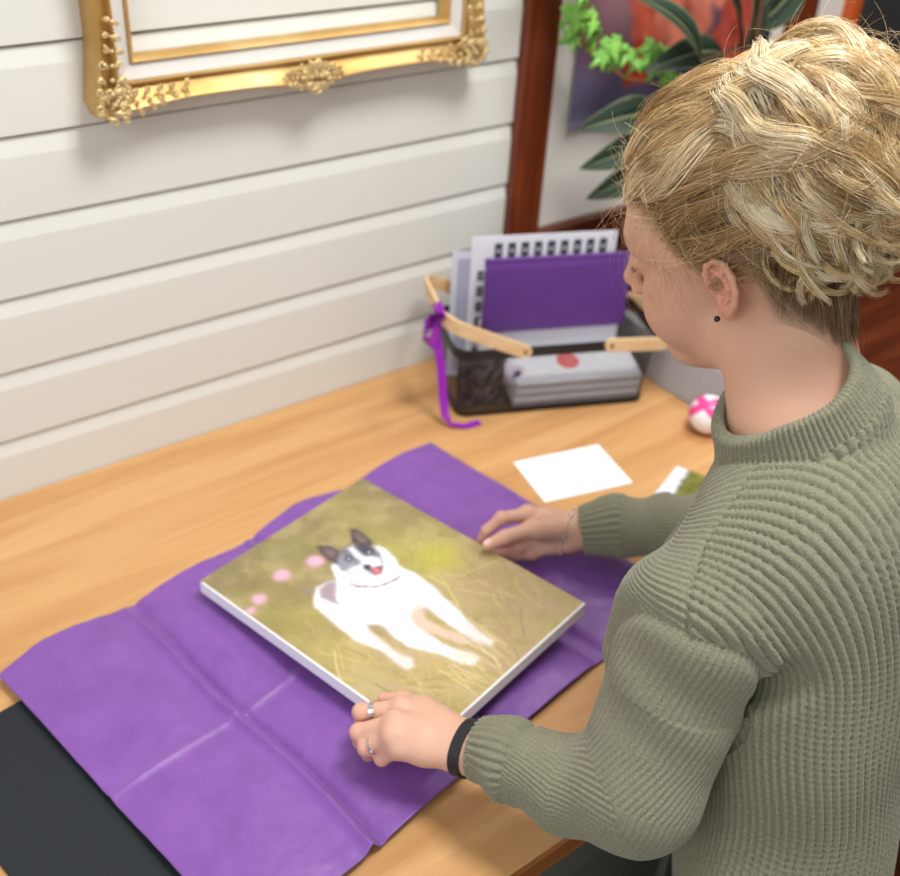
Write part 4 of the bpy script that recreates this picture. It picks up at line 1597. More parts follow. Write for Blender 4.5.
# ---- sweater
SLL = [A(.664, .422, 1.052), A(.648, .420, .99), A(.598, .404, .895), A(.562, .458, .866), A(.540, .521, .858), A(.528, .549, .851)]
RLL = [.068, .066, .064, .046, .040, .0350]
SLR = [SHR, A(1.03, .60, .99), A(1.035, .652, .868), A(.985, .705, .846), A(.938, .766, .830), A(.914, .787, .821)]
RLR = [.064, .056, .048, .044, .040, .036]
sw_torso = [ell(spine(1.02), (.172, .124, .200), .05, 'u', TM), ell(spine(1.11), (.150, .100, .105), .05, 'u', TM),
            ell(spine(.86), (.168, .112, .20), .06, 'u', TM), ell(spine(.72), (.200, .108, .15), .06, 'u', TM),
            cone(tp3(-.045, -.010, 1.145), A(.676, .426, 1.078), .058, .066, .05), cone(tp3(.045, -.010, 1.145), SHR - TL_ * .02, .062, .060, .05),
            cone(tp3(-.075, .115, 1.0), tp3(.075, .115, 1.0), .05, .05, .06),
            # loose fold of cloth before the left shoulder
            cone(A(.660, .466, 1.064), A(.655, .472, .990), .040, .034, .026)]
CAX = TF_ * .5 - TL_ * .25 + A(0, 0, 1)
CAX /= np.linalg.norm(CAX)
CTOP = A(.8190, .4985, 1.2420)
CB = CTOP - CAX * .030 - TF_ * .005
collar = [cone(CB - CAX * .012, CTOP, .0870, .0745, .010)]


def above_rim(P):
    q = P - CTOP
    h_ = q @ CAX
    # the rim dips towards the left front
    lim = .002 - .034 * np.clip((q @ (TF_ * .92 - TL_ * .38)) / .07, 0, 1.15) ** 1.3 + .010 * np.clip((q @ (TL_ * .85 - TF_ * .5)) / .07, 0, 1)
    return np.maximum(-(h_ - lim), np.linalg.norm(q - h_[:, None] * CAX, axis=1) - .10)


inner_cut = [cone(CTOP - CAX * .05, CTOP + CAX * .10, .0645, .0690, .004, 's'), Prim(above_rim, CTOP + CAX * .05, .13, .005, 's')]
sleeveL = [cone(SLL[i], SLL[i + 1], RLL[i], RLL[i + 1], .022 if i == 0 else .015) for i in range(5)]
sleeveR = [cone(SLR[i], SLR[i + 1], RLR[i], RLR[i + 1], .03 if i == 0 else .015) for i in range(5)]
cuts = [cone(SLL[5] + (SLL[5] - SLL[4]) * .3, SLL[5] + (SLL[5] - SLL[4]) * 4, .0315, .05, .003, 's'),
        cone(SLR[5] + (SLR[5] - SLR[4]) * .3, SLR[5] + (SLR[5] - SLR[4]) * 4, .0305, .05, .003, 's'),
        # armpit creases
        cone(A(.700, .335, 1.045), A(.690, .395, .985), .010, .014, .030, 's'),
        cone(A(.690, .395, .985), A(.700, .45, .93), .012, .016, .03, 's'),
        ell(A(.9, .3, .50), (.4, .4, .085), .006, 's')]
sweater_prims = sw_torso + sleeveL + sleeveR + collar + inner_cut + cuts
Vw, Fw = surface_nets(sweater_prims, .0015)
Nw = grad(sweater_prims, Vw)


def poly_param(P, pts):
    """nearest point on a polyline: distance along, angle about it"""
    best = np.full(len(P), 1e9)
    s_out, th = np.zeros(len(P)), np.zeros(len(P))
    acc = 0
    ref = A(0, 0, 1.0)
    for i in range(len(pts) - 1):
        a, b = pts[i], pts[i + 1]
        ab = b - a
        L_ = np.linalg.norm(ab)
        t_ = ab / L_
        if i == 0:
            ref = A(.6, -.8, 0)
        ref = ref - t_ * (ref @ t_)
        ref /= np.linalg.norm(ref)
        bi = np.cross(t_, ref)
        tt = (P - a) @ t_
        tc_ = np.clip(tt, 0 if i else -.2, L_ if i < len(pts) - 2 else L_ + .2)
        q = P - a - tc_[:, None] * t_
        d = np.linalg.norm(q, axis=1)
        m_ = d < best
        s_out = np.where(m_, acc + tc_, s_out)
        th = np.where(m_, np.arctan2(q @ bi, q @ ref), th)
        best = np.minimum(best, d)
        acc += L_
    return s_out, th, best


dT = evalf(sw_torso, Vw)
dL_, dR_ = evalf(sleeveL, Vw), evalf(sleeveR, Vw)
dC = collar[0].f(Vw)
sL, thL, _ = poly_param(Vw, SLL)
sR, thR, _ = poly_param(Vw, SLR)
lenL = sum(np.linalg.norm(SLL[i + 1] - SLL[i]) for i in range(5))
lenR = sum(np.linalg.norm(SLR[i + 1] - SLR[i]) for i in range(5))
# torso coordinates
ct = np.array([spine(z) for z in np.linspace(.5, 1.25, 60)])
zz = Vw[:, 2]
sx_, sy_ = np.interp(zz, ct[:, 2], ct[:, 0]), np.interp(zz, ct[:, 2], ct[:, 1])
rel = np.stack([Vw[:, 0] - sx_, Vw[:, 1] - sy_], 1)
lx, fy = rel @ TL_[:2], rel @ TF_[:2]
thT = np.arctan2(lx, -fy)           # 0 at the middle of the back
arc = .165 * thT - .012 * np.sin(2 * thT)
topw = 1 / (1 + np.exp(-(zz - 1.085) / .02))
ribT = np.where(np.abs(thT) < 2.6, arc * (1 - topw) + lx * 1.05 * topw, arc)
ribT = ribT + .004 * np.sin(zz * 30 + lx * 14)
onL = dL_ < np.minimum(dT, dR_) - .0
onR = dR_ < np.minimum(dT, dL_) - .0
onC = (np.abs(dC) < .006) & (((Vw - CB) @ CAX) > .002) | ((((Vw - CB) @ CAX) > -.01) & (np.linalg.norm((Vw - CB) - ((Vw - CB) @ CAX)[:, None] * CAX, axis=1) < .072))
disp = np.zeros(len(Vw))


def ribs(s, pitch, sharp=1.0):
    w = .5 + .5 * np.cos(2 * PI * s / pitch)
    return w ** sharp - .5


def stitch(s, t, pitch, row):
    """fisherman rib: rounded cord with small cross loops in the valley"""
    w = .5 + .5 * np.cos(2 * PI * s / pitch)
    v = .5 + .5 * np.cos(2 * PI * t / row + PI * (np.floor(s / pitch + .5) % 2))
    return w ** .8 + (1 - w) ** 2 * v * .45 - .5


along = zz + np.where(topw > .5, -fy * .9, 0)
wT = np.abs(np.cos(PI * ribT / .0088)) ** .65
vT = .5 + .5 * np.cos(2 * PI * along / .0066)
dispT = (wT - .6 + .34 * (1 - wT) ** 1.5 * vT - .05 * wT * (1 - vT)) * .0056
taperL = np.clip((sL - .0) / lenL, 0, 1.1)
rL = np.interp(sL, np.linspace(0, lenL, 6), [.072, .072, .066, .055, .045, .036])
cuffL = sL > lenL - .040
sLs = np.minimum(sL, lenL - .040)
skewL = np.interp(sL, [-.05, .12, .25, lenL], [.10, .075, .02, .0])
dispL = ribs(thL * .060 + skewL, .0066) * .0014 + .00015 * np.cos(2 * PI * sL / .0042)
dispL = np.where(cuffL, ribs(thL * .0350, .035 * 2 * PI / 28, .7) * .0030, dispL)
cuffR = sR > lenR - .045
dispR = np.where(cuffR, ribs(thR * .0350, .035 * 2 * PI / 26, .7) * .0030, ribs(thR * .055, .0060) * .001)
# folds of the sleeve at the elbow and forearm
foldL = .0045 * np.sin(sL * 95 + 1.6 * np.sin(thL * 1.0 + .6) + 2.4) * np.exp(-((sL - .335) / .07) ** 2) * (.55 + .45 * np.cos(thL - .4))
foldL += .006 * np.sin(sL * 60 + 2.2 * thL) * np.exp(-((sL - .05) / .06) ** 2) * .5
foldR = .0035 * np.sin(sR * 90 + 1.5 * np.sin(thR)) * np.exp(-((sR - .36) / .08) ** 2)
cuffgL = -.004 * np.exp(-((sL - (lenL - .041)) / .006) ** 2)
# collar ribs run up the collar
cu = np.cross(CAX, TL_)
cu /= np.linalg.norm(cu)
cv_ = np.cross(CAX, cu)
qc = Vw - CB
thC = np.arctan2(qc @ cv_, qc @ cu)
dispC = (np.abs(np.cos(thC * 44)) ** .7 - .6) * .0034
disp = np.where(onC, dispC, np.where(onL, dispL + foldL + cuffgL, np.where(onR, dispR + foldR, dispT)))
seam = -.0040 * np.exp(-((dL_ - dT) / .0035) ** 2) * (dL_ < .01) - .0016 * np.exp(-((dR_ - dT) / .003) ** 2) * (dR_ < .01)
seam += .0032 * np.exp(-((dL_ - dT - .010) / .005) ** 2) * (dL_ < .02)
seam += -.0030 * np.exp(-((dC - .004) / .0022) ** 2) * (np.abs((qc @ CAX) - .002) < .012)
# shoulder seam: back panel meets front panel in front of the shoulder ridge
sg = (fy - .042) * (zz > 1.07) * (~onL) * (~onR) * (~onC)
fsm = np.interp(np.abs(lx), [.04, .08, .17], [-.012, .004, .046])
seam += np.where((zz > 1.03) & ~onL & ~onR & ~onC & (np.abs(lx) > .045), -.0030 * np.exp(-((fy - fsm) / .0026) ** 2) + .0016 * np.exp(-((fy - fsm + .006) / .003) ** 2), 0)
frontp = (fy > fsm) & ~onL & ~onR & ~onC
disp = np.where(frontp, ribs(ribT, .0070) * .0022, disp)
# long soft folds in the back panel
folds = .005 * np.sin(lx * 34 + 3 * np.sin(zz * 7)) * np.clip((1.08 - zz) / .2, 0, 1) * (~onL) * (~onR)
Vw2 = Vw + Nw * (disp + seam + folds)[:, None]
M_knit = mat('sage_knit', lin(150, 152, 122), .85, spec=.2)
b_ = bsdf(M_knit)
b_.inputs['Sheen Weight'].default_value = .25
b_.inputs['Sheen Roughness'].default_value = .5
_f = tex_noise(M_knit, 700, 3)
add_bump(M_knit, _f, .55, .0012)
lk(M_knit, ramp(M_knit, tex_noise(M_knit, 500, 3), [(.3, lin(110, 109, 88)), (.7, lin(137, 135, 111))]), b_.inputs['Base Color'])
child(np_mesh('sweater', Vw2, Fw, M_knit, None, True), person)

# ---- hair
rs = np.random.RandomState(7)


def strands(paths, radii, tones, name, matr, parent_):
    """paths (n, k, 3), radii (n, k), tones (n,k,3) -> three-sided tubes"""
    n_, k, _ = paths.shape
    T = np.gradient(paths, axis=1)
    T /= np.linalg.norm(T, axis=2, keepdims=True) + 1e-12
    up = np.array([.31, .77, .55])
    U = np.cross(T, up)
    U /= np.linalg.norm(U, axis=2, keepdims=True) + 1e-12
    W = np.cross(T, U)
    ang_ = np.array([0, 2 * PI / 3, 4 * PI / 3])  # three sides are enough at this thickness
    ring = paths[:, :, None, :] + radii[:, :, None, None] * (U[:, :, None, :] * np.cos(ang_)[None, None, :, None] + W[:, :, None, :] * np.sin(ang_)[None, None, :, None])
    V = ring.reshape(-1, 3)
    base_i = (np.arange(n_)[:, None, None] * k + np.arange(k - 1)[None, :, None]) * 3
    j = np.arange(3)[None, None, :]
    j2 = (j + 1) % 3
    F = np.stack([base_i + j, base_i + j2, base_i + 3 + j2, base_i + 3 + j], -1).reshape(-1, 4)
    C_ = np.repeat(tones[:, :, None, :], 3, 2).reshape(-1, 3)
    return np_mesh(name, V, F, matr, parent_, True, C_)


M_hair = vcol_mat('blonde_hair', 'tint', .30, .7)
bsdf(M_hair).inputs['Anisotropic'].default_value = .5
bsdf(M_hair).inputs['Subsurface Weight'].default_value = 0.0
hair = empty('hair', (0, 0, 0))
hair_o = child(hair, person)
hair_o.location = (0, 0, 0)
hair_o.matrix_parent_inverse = Matrix.Translation(-Vector(person.location))
SCc, SCr = A(0, -.014, .046), A(.0745, .0935, .0915)      # skull ellipsoid in head coordinates
BUNC = A(-.012, -.098, .092)
BUNR = A(.088, .078, .086)
TON = np.array([lin3(92, 68, 42), lin3(138, 106, 66), lin3(180, 144, 94), lin3(212, 180, 126), lin3(236, 212, 164), lin3(248, 234, 202)])


def tone(x):
    x = np.clip(x, 0, 4.999)
    i = x.astype(int)
    f = (x - i)[..., None]
    return TON[i] * (1 - f) + TON[i + 1] * f


def to_world(P):
    return HO + (P * HS) @ HM.T


hn_prims = [p for p in head + neck if p.r < .2]


def outside(Pw, gap=.0022, it=2):
    """push points of hair that dip under the skin back out (world coordinates)"""
    sh = Pw.shape
    Q = Pw.reshape(-1, 3).copy()
    big = neck + head[:6]
    for _ in range(it):
        d = evalf(big, Q)
        m_ = d < gap
        if not m_.any():
            break
        g = grad(big, Q[m_], .002)
        Q[m_] += g * (gap - d[m_])[:, None]
    return Q.reshape(sh)


# scalp cap
azs, els = np.meshgrid(np.linspace(-PI, PI, 121), np.linspace(-1.0, PI / 2, 70), indexing='ij')
D_ = np.stack([np.sin(azs) * np.cos(els), np.cos(azs) * np.cos(els), np.sin(els)], -1).reshape(-1, 3)
Pc = SCc + D_ * (SCr + .0045)
ii, jj = np.meshgrid(np.arange(120), np.arange(69), indexing='ij')
a0 = (ii * 70 + jj).ravel()
Fc = np.stack([a0, a0 + 70, a0 + 71, a0 + 1], 1)
azc = np.degrees(np.arctan2(np.abs(Pc[:, 0]), Pc[:, 1] + .01))
okv = (hairline(Pc) > .004) & ~((azc > 82) & (azc < 130) & (Pc[:, 2] < .034)) & (Pc[:, 2] > -.022)
Fc = Fc[okv[Fc].all(1)]
cap = np_mesh('scalp_hair', outside(to_world(Pc), .0012), Fc, M_hair, None, True, np.repeat(tone(np.array([.9])), len(Pc), 0) * .9)
cap.parent = hair_o
# core of the updo
core = [ell(to_world(BUNC), BUNR * .88, .02, 'u', HM), ell(to_world(A(-.01, -.040, .120)), (.060, .055, .045), .03, 'u', HM)]
Vk, Fk = surface_nets(core, .005, 8)
ck = np_mesh('bun_core', Vk, Fk, M_hair, None, True, np.repeat(tone(np.array([.7])), len(Vk), 0))  # dark tone paints in the shadow showing between the locks
ck.parent = hair_o

# swept strands from the hairline to the updo
NS, K = 7000, 16
roots = []
while len(roots) < NS:
    d = rs.randn(4000, 3)
    d /= np.linalg.norm(d, axis=1)[:, None]
    p = SCc + d * SCr
    hl = hairline(p)
    azr = np.degrees(np.arctan2(np.abs(p[:, 0]), p[:, 1] + .01))
    keep = (hl > .0) & (p[:, 2] > -.022) & ~((azr > 86) & (azr < 120) & (p[:, 2] < .034)) & (rs.rand(4000) < np.where(hl < .03, 1.0, .45))
    roots.extend(d[keep])
roots = np.array(roots[:NS])
clump = rs.randn(170, 3)
clump /= np.linalg.norm(clump, axis=1)[:, None]
ci = (roots @ clump.T).argmax(1)
cph = rs.rand(170) * 2 * PI
clift = rs.rand(170)
ctone = rs.randn(170) * .55
t = np.linspace(0, 1, K)[None, :, None]
bd = BUNC + A(0, .0, -.02) - SCc
bd = bd / SCr
bd /= np.linalg.norm(bd)
bdr = bd[None] + .32 * (clump[ci] - bd[None]) * .9
bdr /= np.linalg.norm(bdr, axis=1)[:, None]
om = np.arccos(np.clip((roots * bdr).sum(1), -1, 1))[:, None, None]
dirp = (np.sin((1 - t) * om) * roots[:, None] + np.sin(t * om) * bdr[:, None]) / (np.sin(om) + 1e-6)
# clumping and sag
side = np.cross(roots, bdr)
side /= np.linalg.norm(side, axis=1)[:, None] + 1e-9
pull = (clump[ci] - roots)
dirp = dirp + pull[:, None] * .22 * np.sin(PI * t) ** 1.0
sag = (.10 * np.sin(PI * t) * np.sign(side[:, 2])[:, None, None])
dirp = dirp + side[:, None] * (.035 * np.sin(2 * PI * t * 1.2 + cph[ci][:, None, None]) * t)
dirp /= np.linalg.norm(dirp, axis=2, keepdims=True)
front = np.clip((roots[:, 1] + .1) / .9, 0, 1) * np.clip(roots[:, 2] * 1.6, 0, 1)
lift = (.003 + .006 * rs.rand(NS) + .006 * clift[ci])[:, None] * np.sin(PI * t[:, :, 0] * .9 + .12) + (.030 * front)[:, None] * np.sin(PI * t[:, :, 0] ** .75) ** .8
lift = lift + .0025
P = SCc + dirp * (SCr + lift[:, :, None])
P += rs.randn(NS, 1, 3) * .0008 + .0010 * np.sin(t * 14 + rs.rand(NS, 1, 1) * 6.28) * rs.randn(NS, 1, 3)
rad = np.repeat((.00030 + .00022 * rs.rand(NS))[:, None], K, 1) * np.linspace(1, .8, K)[None]
tn = 1.0 + ctone[ci][:, None] + rs.randn(NS, 1) * .45 + 1.5 * np.clip(roots[:, 2:3] * 1.2 + .1, 0, 1) + .5 * t[:, :, 0]
azp = np.degrees(np.arctan2(np.abs(P[:, :, 0]), P[:, :, 1] + .01))
bad = ((azp > 84) & (azp < 128) & (P[:, :, 2] < .030)).any(1)
P, rad, tn = P[~bad], rad[~bad], tn[~bad]
o = strands(outside(to_world(P), .0025), rad, tone(tn), 'swept_hair', M_hair, None)
o.parent = hair_o

# fine hairs along the temple and forehead hairline
hf = hairline(ph)
azf = np.degrees(np.arctan2(np.abs(ph[:, 0]), ph[:, 1] + .01))
cf = np.where((hf > -.012) & (hf < .006) & (azf < 84) & (ph[:, 2] > .0) & (np.linalg.norm(ph, axis=1) < .15))[0]
sf = rs.choice(cf, 1500)
Rf_ = ph[sf]
t12 = np.linspace(0, 1, 12)[None, :, None]
df_ = A(0, -1, .25)[None] + A(0, 0, 1)[None] * np.clip((Rf_[:, 1:2] - .03) * 14, 0, 1.2) + rs.randn(len(sf), 3) * .28
df_[:, 0] *= .3
lf_ = rs.uniform(.018, .045, (len(sf), 1, 1))
Pf_ = Rf_[:, None] + df_[:, None] * t12 * lf_ + rs.randn(len(sf), 1, 3) * .005 * t12 * (1 - t12) * 4
o = strands(outside(to_world(Pf_), .0012), np.full((len(sf), 12), .00020) * np.clip(t12[:, :, 0] * 3 + .3, 0, 1), tone(1.9 + rs.randn(len(sf), 1) * .7 + 0 * t12[:, :, 0]), 'fine_hair', M_hair, None)
o.parent = hair_o

# short hair drawn up from the nape, rooted on the skin
hb = hairline(ph)
azb = np.degrees(np.arctan2(np.abs(ph[:, 0]), ph[:, 1] + .01))
cand = np.where((hb > -.004) & (hb < .06) & (azb > 118) & (ph[:, 2] < .0) & (ph[:, 2] > -.10) & (np.abs(np.abs(ph[:, 0]) - .08) > .008) & (np.linalg.norm(ph, axis=1) < .15))[0]
sel = rs.choice(cand, 3200)
Rt_ = ph[sel]
tg = SCc + (lambda q: q / np.linalg.norm(q, axis=1)[:, None])(Rt_ * A(.8, 1, 0) + A(0, -.02, .03) + rs.randn(len(sel), 3) * .012) * (SCr + .006)
t14 = np.linspace(0, 1, 14)[None, :, None]
Pn_ = Rt_[:, None] * (1 - t14) + tg[:, None] * t14 + .004 * np.sin(PI * t14) * rs.randn(len(sel), 1, 3)
cl_ = np.sin(Rt_[:, 0] * 300 + 2) * .5
o = strands(outside(to_world(Pn_), .0018), np.full((len(sel), 14), .00026) * np.clip(t14[:, :, 0] * 4 + .25, 0, 1), tone(.45 + cl_[:, None] + rs.randn(len(sel), 1) * .45 + .6 * t14[:, :, 0]), 'nape_hair', M_hair, None)
o.parent = hair_o

# curled locks of the updo
locks = []
UPD = A(0, -.15, 1.0)


def lock(cen, d0, fall, arc_, R_, nst, width, amp, lam, tb, kk=26, flip=.0, radial=1.0):
    d0 = d0 / np.linalg.norm(d0)
    e = fall - d0 * (fall @ d0)
    e /= np.linalg.norm(e) + 1e-9
    n2 = np.cross(d0, e)
    tt = np.linspace(0, 1, kk)
    a = tt * arc_
    L_ = arc_ * R_.mean()
    dirs = np.cos(a)[:, None] * d0 + np.sin(a)[:, None] * e
    ph_ = rs.rand() * 6.28
    wob = amp * np.sin(2 * PI * tt * L_ / lam + ph_) * (0.35 + .9 * tt)
    wob2 = amp * .8 * np.cos(2 * PI * tt * L_ / lam + ph_) * (0.35 + .9 * tt)
    rr_ = radial * (1 + flip * np.clip(tt - .7, 0, 1) ** 1.2 * 2)
    ctr = cen + dirs * R_ * rr_[:, None] if np.ndim(rr_) else cen + dirs * R_ * radial
    ctr = ctr + n2 * wob[:, None] + dirs * wob2[:, None]
    T_ = np.gradient(ctr, axis=0)
    T_ /= np.linalg.norm(T_, axis=1)[:, None]
    B1 = np.cross(T_, dirs)
    B1 /= np.linalg.norm(B1, axis=1)[:, None] + 1e-9
    B2 = np.cross(B1, T_)
    q = rs.randn(nst, 2)
    q = q / np.linalg.norm(q, axis=1)[:, None] * np.sqrt(rs.rand(nst, 1))
    w_ = width * (.12 + 1.0 * np.sin(PI * np.clip(tt * .96 + .02, 0, 1) ** .8) ** .7) * np.where(tt > .65, 1 - ((tt - .65) / .35) ** 1.3 * .92, 1)
    tw = tt * 1.8 + ph_
    x = q[:, 0:1] * np.cos(tw) - q[:, 1:2] * np.sin(tw)
    y = (q[:, 0:1] * np.sin(tw) + q[:, 1:2] * np.cos(tw)) * .42
    Pn = ctr[None] + (x * w_)[:, :, None] * B1[None] + (y * w_)[:, :, None] * B2[None]
    Pn += .0005 * np.sin(tt[None, :, None] * 17 + rs.rand(nst, 1, 1) * 6.28) * rs.randn(nst, 1, 3)
    Pn += .0020 * np.sin(tt[None, :, None] * rs.uniform(2, 8, (nst, 1, 1)) + rs.rand(nst, 1, 1) * 6.28) * rs.randn(nst, 1, 3)
    sh_ = rs.randn(nst, 1) * .6
    tn_ = tb + .25 + sh_ + .5 * tt[None] + 0 * x
    r_ = (.00018 + .00020 * rs.rand(nst, 1)) * np.where(tt > .8, 1 - (tt - .8) * 3.5, 1)[None]
    return Pn, r_ * np.ones_like(x), tone(tn_)


allP, allR, allT = [], [], []


def add_lock(*a, **k):
    p, r, c_ = lock(*a, **k)
    allP.append(p)
    allR.append(r)
    allT.append(c_)


rs = np.random.RandomState(23)
down = A(-.15, -.45, -1.0)
for i in range(170):                     # mantle of wavy locks over the updo
    az = rs.rand() * 2 * PI
    el = rs.uniform(.35, 1.5)
    d0 = A(math.cos(az) * math.cos(el), math.sin(az) * math.cos(el), math.sin(el))
    fall = down + A(.25 * math.sin(az * 2), 0, 0) + rs.randn(3) * A(.30, .30, .15)
    add_lock(BUNC, d0, fall, rs.uniform(1.6, 2.9), BUNR * rs.uniform(.86, 1.12), 100, rs.uniform(.006, .014), rs.uniform(.005, .012), rs.uniform(.08, .13), rs.choice([rs.uniform(.8, 2.2), rs.uniform(2.4, 4.7)]), kk=30, flip=rs.uniform(-.1, .30))
for i in range(20):                     # loops twisted across the top
    d0 = rs.randn(3) * A(1, 1, .5) + A(-.3, .65, .9)
    fall = rs.randn(3) * A(1, 1, .2) + A(-.5, .2, 0)
    add_lock(BUNC + A(0, .01, .012), d0, fall, rs.uniform(1.2, 2.6), BUNR * rs.uniform(.98, 1.14), 90, rs.uniform(.007, .014), rs.uniform(.006, .013), rs.uniform(.08, .12), rs.uniform(2.4, 4.9), kk=30)
for i in range(80):                     # tendrils falling below the updo
    d0 = A(rs.uniform(-1.1, -.3), rs.uniform(-.9, .35), rs.uniform(-.1, .8)) if i % 3 else A(rs.uniform(-.6, .9), -1, rs.uniform(-.1, .7))
    add_lock(BUNC, d0, down + rs.randn(3) * A(.45, .45, .1), rs.uniform(1.1, 1.9), BUNR * rs.uniform(1.0, 1.12) * A(1, 1, 1.30), 34, rs.uniform(.0020, .0050), rs.uniform(.006, .013), rs.uniform(.06, .09), rs.uniform(1.4, 4.6), kk=30, flip=rs.uniform(0, .4))
for i in range(90):                     # front swirls rising off the forehead
    d0 = A(rs.uniform(-.9, .5), rs.uniform(.35, 1.0), rs.uniform(.35, 1.0))
    fall = A(rs.uniform(-.7, .7), -1.0, rs.uniform(-.2, .8))
    add_lock(A(0, -.02, .060), d0, fall, rs.uniform(.9, 1.5), (SCr + .012) * rs.uniform(1.0, 1.15), 90, rs.uniform(.006, .014), rs.uniform(.004, .011), rs.uniform(.09, .15), rs.uniform(1.0, 4.0), kk=30)
kk_ = 26
o = strands(to_world(np.concatenate(allP)), np.concatenate(allR), np.concatenate(allT), 'curled_locks', M_hair, None)
o.parent = hair_o
# flyaways
rs = np.random.RandomState(5)
NF, K = 2600, 16
d = rs.randn(NF, 3)
d[:, 2] = np.abs(d[:, 2]) * .9 - .15
d[:, 1] += (rs.rand(NF) < .3) * 1.0
d /= np.linalg.norm(d, axis=1)[:, None]
isb = rs.rand(NF) < .5
start = np.where(isb[:, None], BUNC + d * BUNR * 1.02, SCc + d * (SCr + .012))
okk = hairline(start) > 0
start, d = start[okk], d[okk]
NF = len(start)
tan_ = np.cross(d, rs.randn(NF, 3))
tan_ /= np.linalg.norm(tan_, axis=1)[:, None]
tan2 = np.cross(d, tan_)
t = np.linspace(0, 1, K)[None, :, None]
L_ = rs.uniform(.018, .058, (NF, 1, 1)) * np.where(rs.rand(NF, 1, 1) < .10, 1.3, 1)
cur = rs.uniform(1.0, 4.5, (NF, 1, 1))
P = start[:, None] + d[:, None] * (np.sin(t * cur) / cur * L_ * .9) + tan_[:, None] * ((1 - np.cos(t * cur)) / cur * L_) + tan2[:, None] * t * L_ * rs.uniform(-.9, .9, (NF, 1, 1))
o = strands(to_world(P), np.full((NF, K), .00019) * np.linspace(1, .4, K)[None], tone(3.2 + rs.randn(NF, 1) * .6 + 0 * t[0, :, 0][None]), 'flyaway_hair', M_hair, None)
o.parent = hair_o
# wisps: temple, nape and a long strand before the cheek
ws = []
for (root, end, bow, n_) in (((-.052, .074, .060), (-.062, .070, -.085), (-.008, .022, .0), 9), ((-.060, .060, .045), (-.064, .052, -.040), (-.006, .008, 0), 16), ((-.066, .050, .030), (-.069, .034, -.020), (-.004, .006, 0), 16),
                             ((-.070, .032, .022), (-.074, .014, -.010), (-.004, .004, 0), 16), ((-.068, -.045, .005), (-.060, -.055, -.065), (-.008, -.004, 0), 12), ((-.055, -.060, -.02), (-.048, -.055, -.095), (-.008, -.006, 0), 36),
                             ((-.03, -.080, -.04), (-.03, -.075, -.110), (-.006, -.008, 0), 36), ((-.045, -.07, -.02), (-.036, -.085, -.085), (-.008, -.012, 0), 30), ((-.045, .078, .080), (-.062, .080, .045), (-.01, .012, .006), 14)):
    for k in range(n_):
        a = A(*root) + rs.randn(3) * A(.003, .008, .008)
        b = A(*end) + rs.randn(3) * A(.004, .014, .014)
        w_ = A(*bow) + rs.randn(3) * A(.002, .004, .004)
        tt = np.linspace(0, 1, 14)[:, None]
        ws.append(a * (1 - tt) + b * tt + w_ * np.sin(PI * tt) + .0022 * np.sin(tt * rs.uniform(4, 10) + rs.rand() * 6) * rs.randn(3))
ws = np.array(ws)
o = strands(to_world(ws), np.full(ws.shape[:2], .00013) * np.linspace(1, .5, 14)[None], tone(2.3 + rs.randn(len(ws), 1) * .6 + np.zeros((1, 14))), 'loose_wisps', M_hair, None)
o.parent = hair_o

# ---- jewellery
M_silver = mat('silver', lin(206, 206, 208), .22, .95)


def girdle(ctr, axis, prims, n_=48, gap=.0006, r0=.02):
    """closed loop lying on the skin around an axis"""
    u_, v_ = frame_from(axis)
    u_, v_ = np.array(u_), np.array(v_)
    an = np.linspace(0, 2 * PI, n_ + 1)
    dr = np.cos(an)[:, None] * u_ + np.sin(an)[:, None] * v_
    r = np.full(n_ + 1, r0)
    for _ in range(30):
        r = r - (evalf(prims, ctr + dr * r[:, None]) - gap) * .8
    r = (np.roll(r[:-1], 1) + 2 * r[:-1] + np.roll(r[:-1], -1)) / 4
    r = np.append(r, r[0])
    return [Vector(q) for q in ctr + dr * r[:, None]]


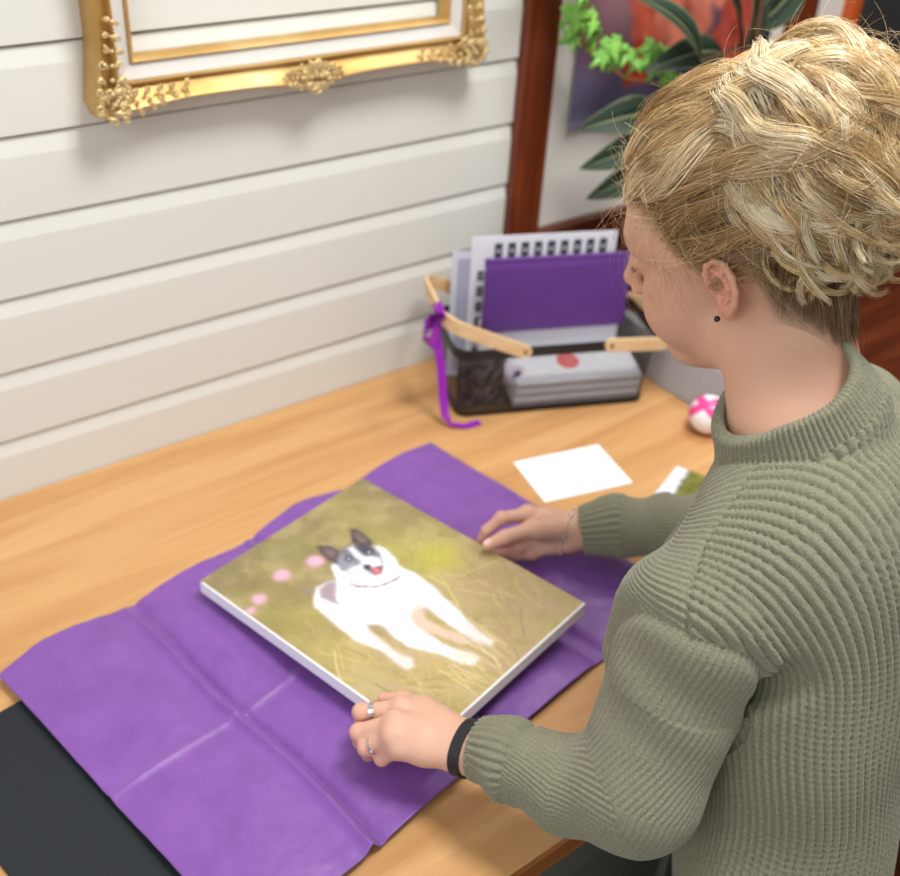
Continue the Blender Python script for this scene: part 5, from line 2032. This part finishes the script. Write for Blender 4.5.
def ring_on(a, b, t, r, w, m_, name, extra=None):
    p = lerp(a, b, t)
    ax_ = Vector(b - a).normalized()
    u_, v_ = frame_from(ax_)
    bm = BM()
    pts = [Vector(p) + u_ * r * math.cos(x) + v_ * r * math.sin(x) for x in [2 * PI * i / 28 for i in range(29)]]
    strap(bm, pts, w, .0007, ax_)
    if extra is not None:
        ball(bm, Vector(p) + Vector(extra).normalized() * (r + .0012), .0022, 12, 8)
    return child(obj(name, bm, m_, None, True), person)


ring_on(LF[0][0], LF[0][1], .70, .0104, .0026, M_silver, 'ring', (-.5, -.6, .6))
ring_on(LF[2][0], LF[2][1], .72, .0098, .0012, M_silver, 'ring', (-.7, -.7, .1))
bm = BM()
wdn = (WRL - lerp(WRL, ELL, .3)) / np.linalg.norm(WRL - lerp(WRL, ELL, .3))
strap(bm, girdle(WRL - wdn * .004, wdn, arms + hands, 48, .0014), .0065, .0012, Vector(wdn))
child(tag(obj('wristband', bm, mat('black_rubber', lin(22, 23, 26), .5), None, True), 'black wristband'), person)
bm = BM()
wdn = (WRR - ELR) / np.linalg.norm(WRR - ELR)
tilt = wdn + A(.0, .25, .35)
tilt /= np.linalg.norm(tilt)
for i, p in enumerate(girdle(WRR + wdn * .020, tilt, arms + hands, 60, .0010)[:-1]):
    bmesh.ops.create_icosphere(bm, subdivisions=1, radius=.0014 if i % 10 else .0030, matrix=Matrix.Translation(p))
child(tag(obj('bracelet', bm, M_silver, None, True), 'thin silver chain bracelet'), person)
bm = BM()
lobe = A(-.0800, .000, -.0265)
ball(bm, hp(*(lobe + A(-.0035, .001, 0))), .0032, 16, 12)
child(tag(obj('earring', bm, mat('black_pearl_stud', lin(24, 22, 26), .08), None, True), 'small dark stud'), person)
bm = BM()
nax = CAX + TF_ * .10
nax /= np.linalg.norm(nax)
tube(bm, girdle(lerp(NB, NBb, .4) + CAX * .034, nax, neck + torso, 60, .0006, .05), .0007, 5, False)
child(tag(obj('necklace', bm, M_gold, None, True), 'fine gold chain'), person)
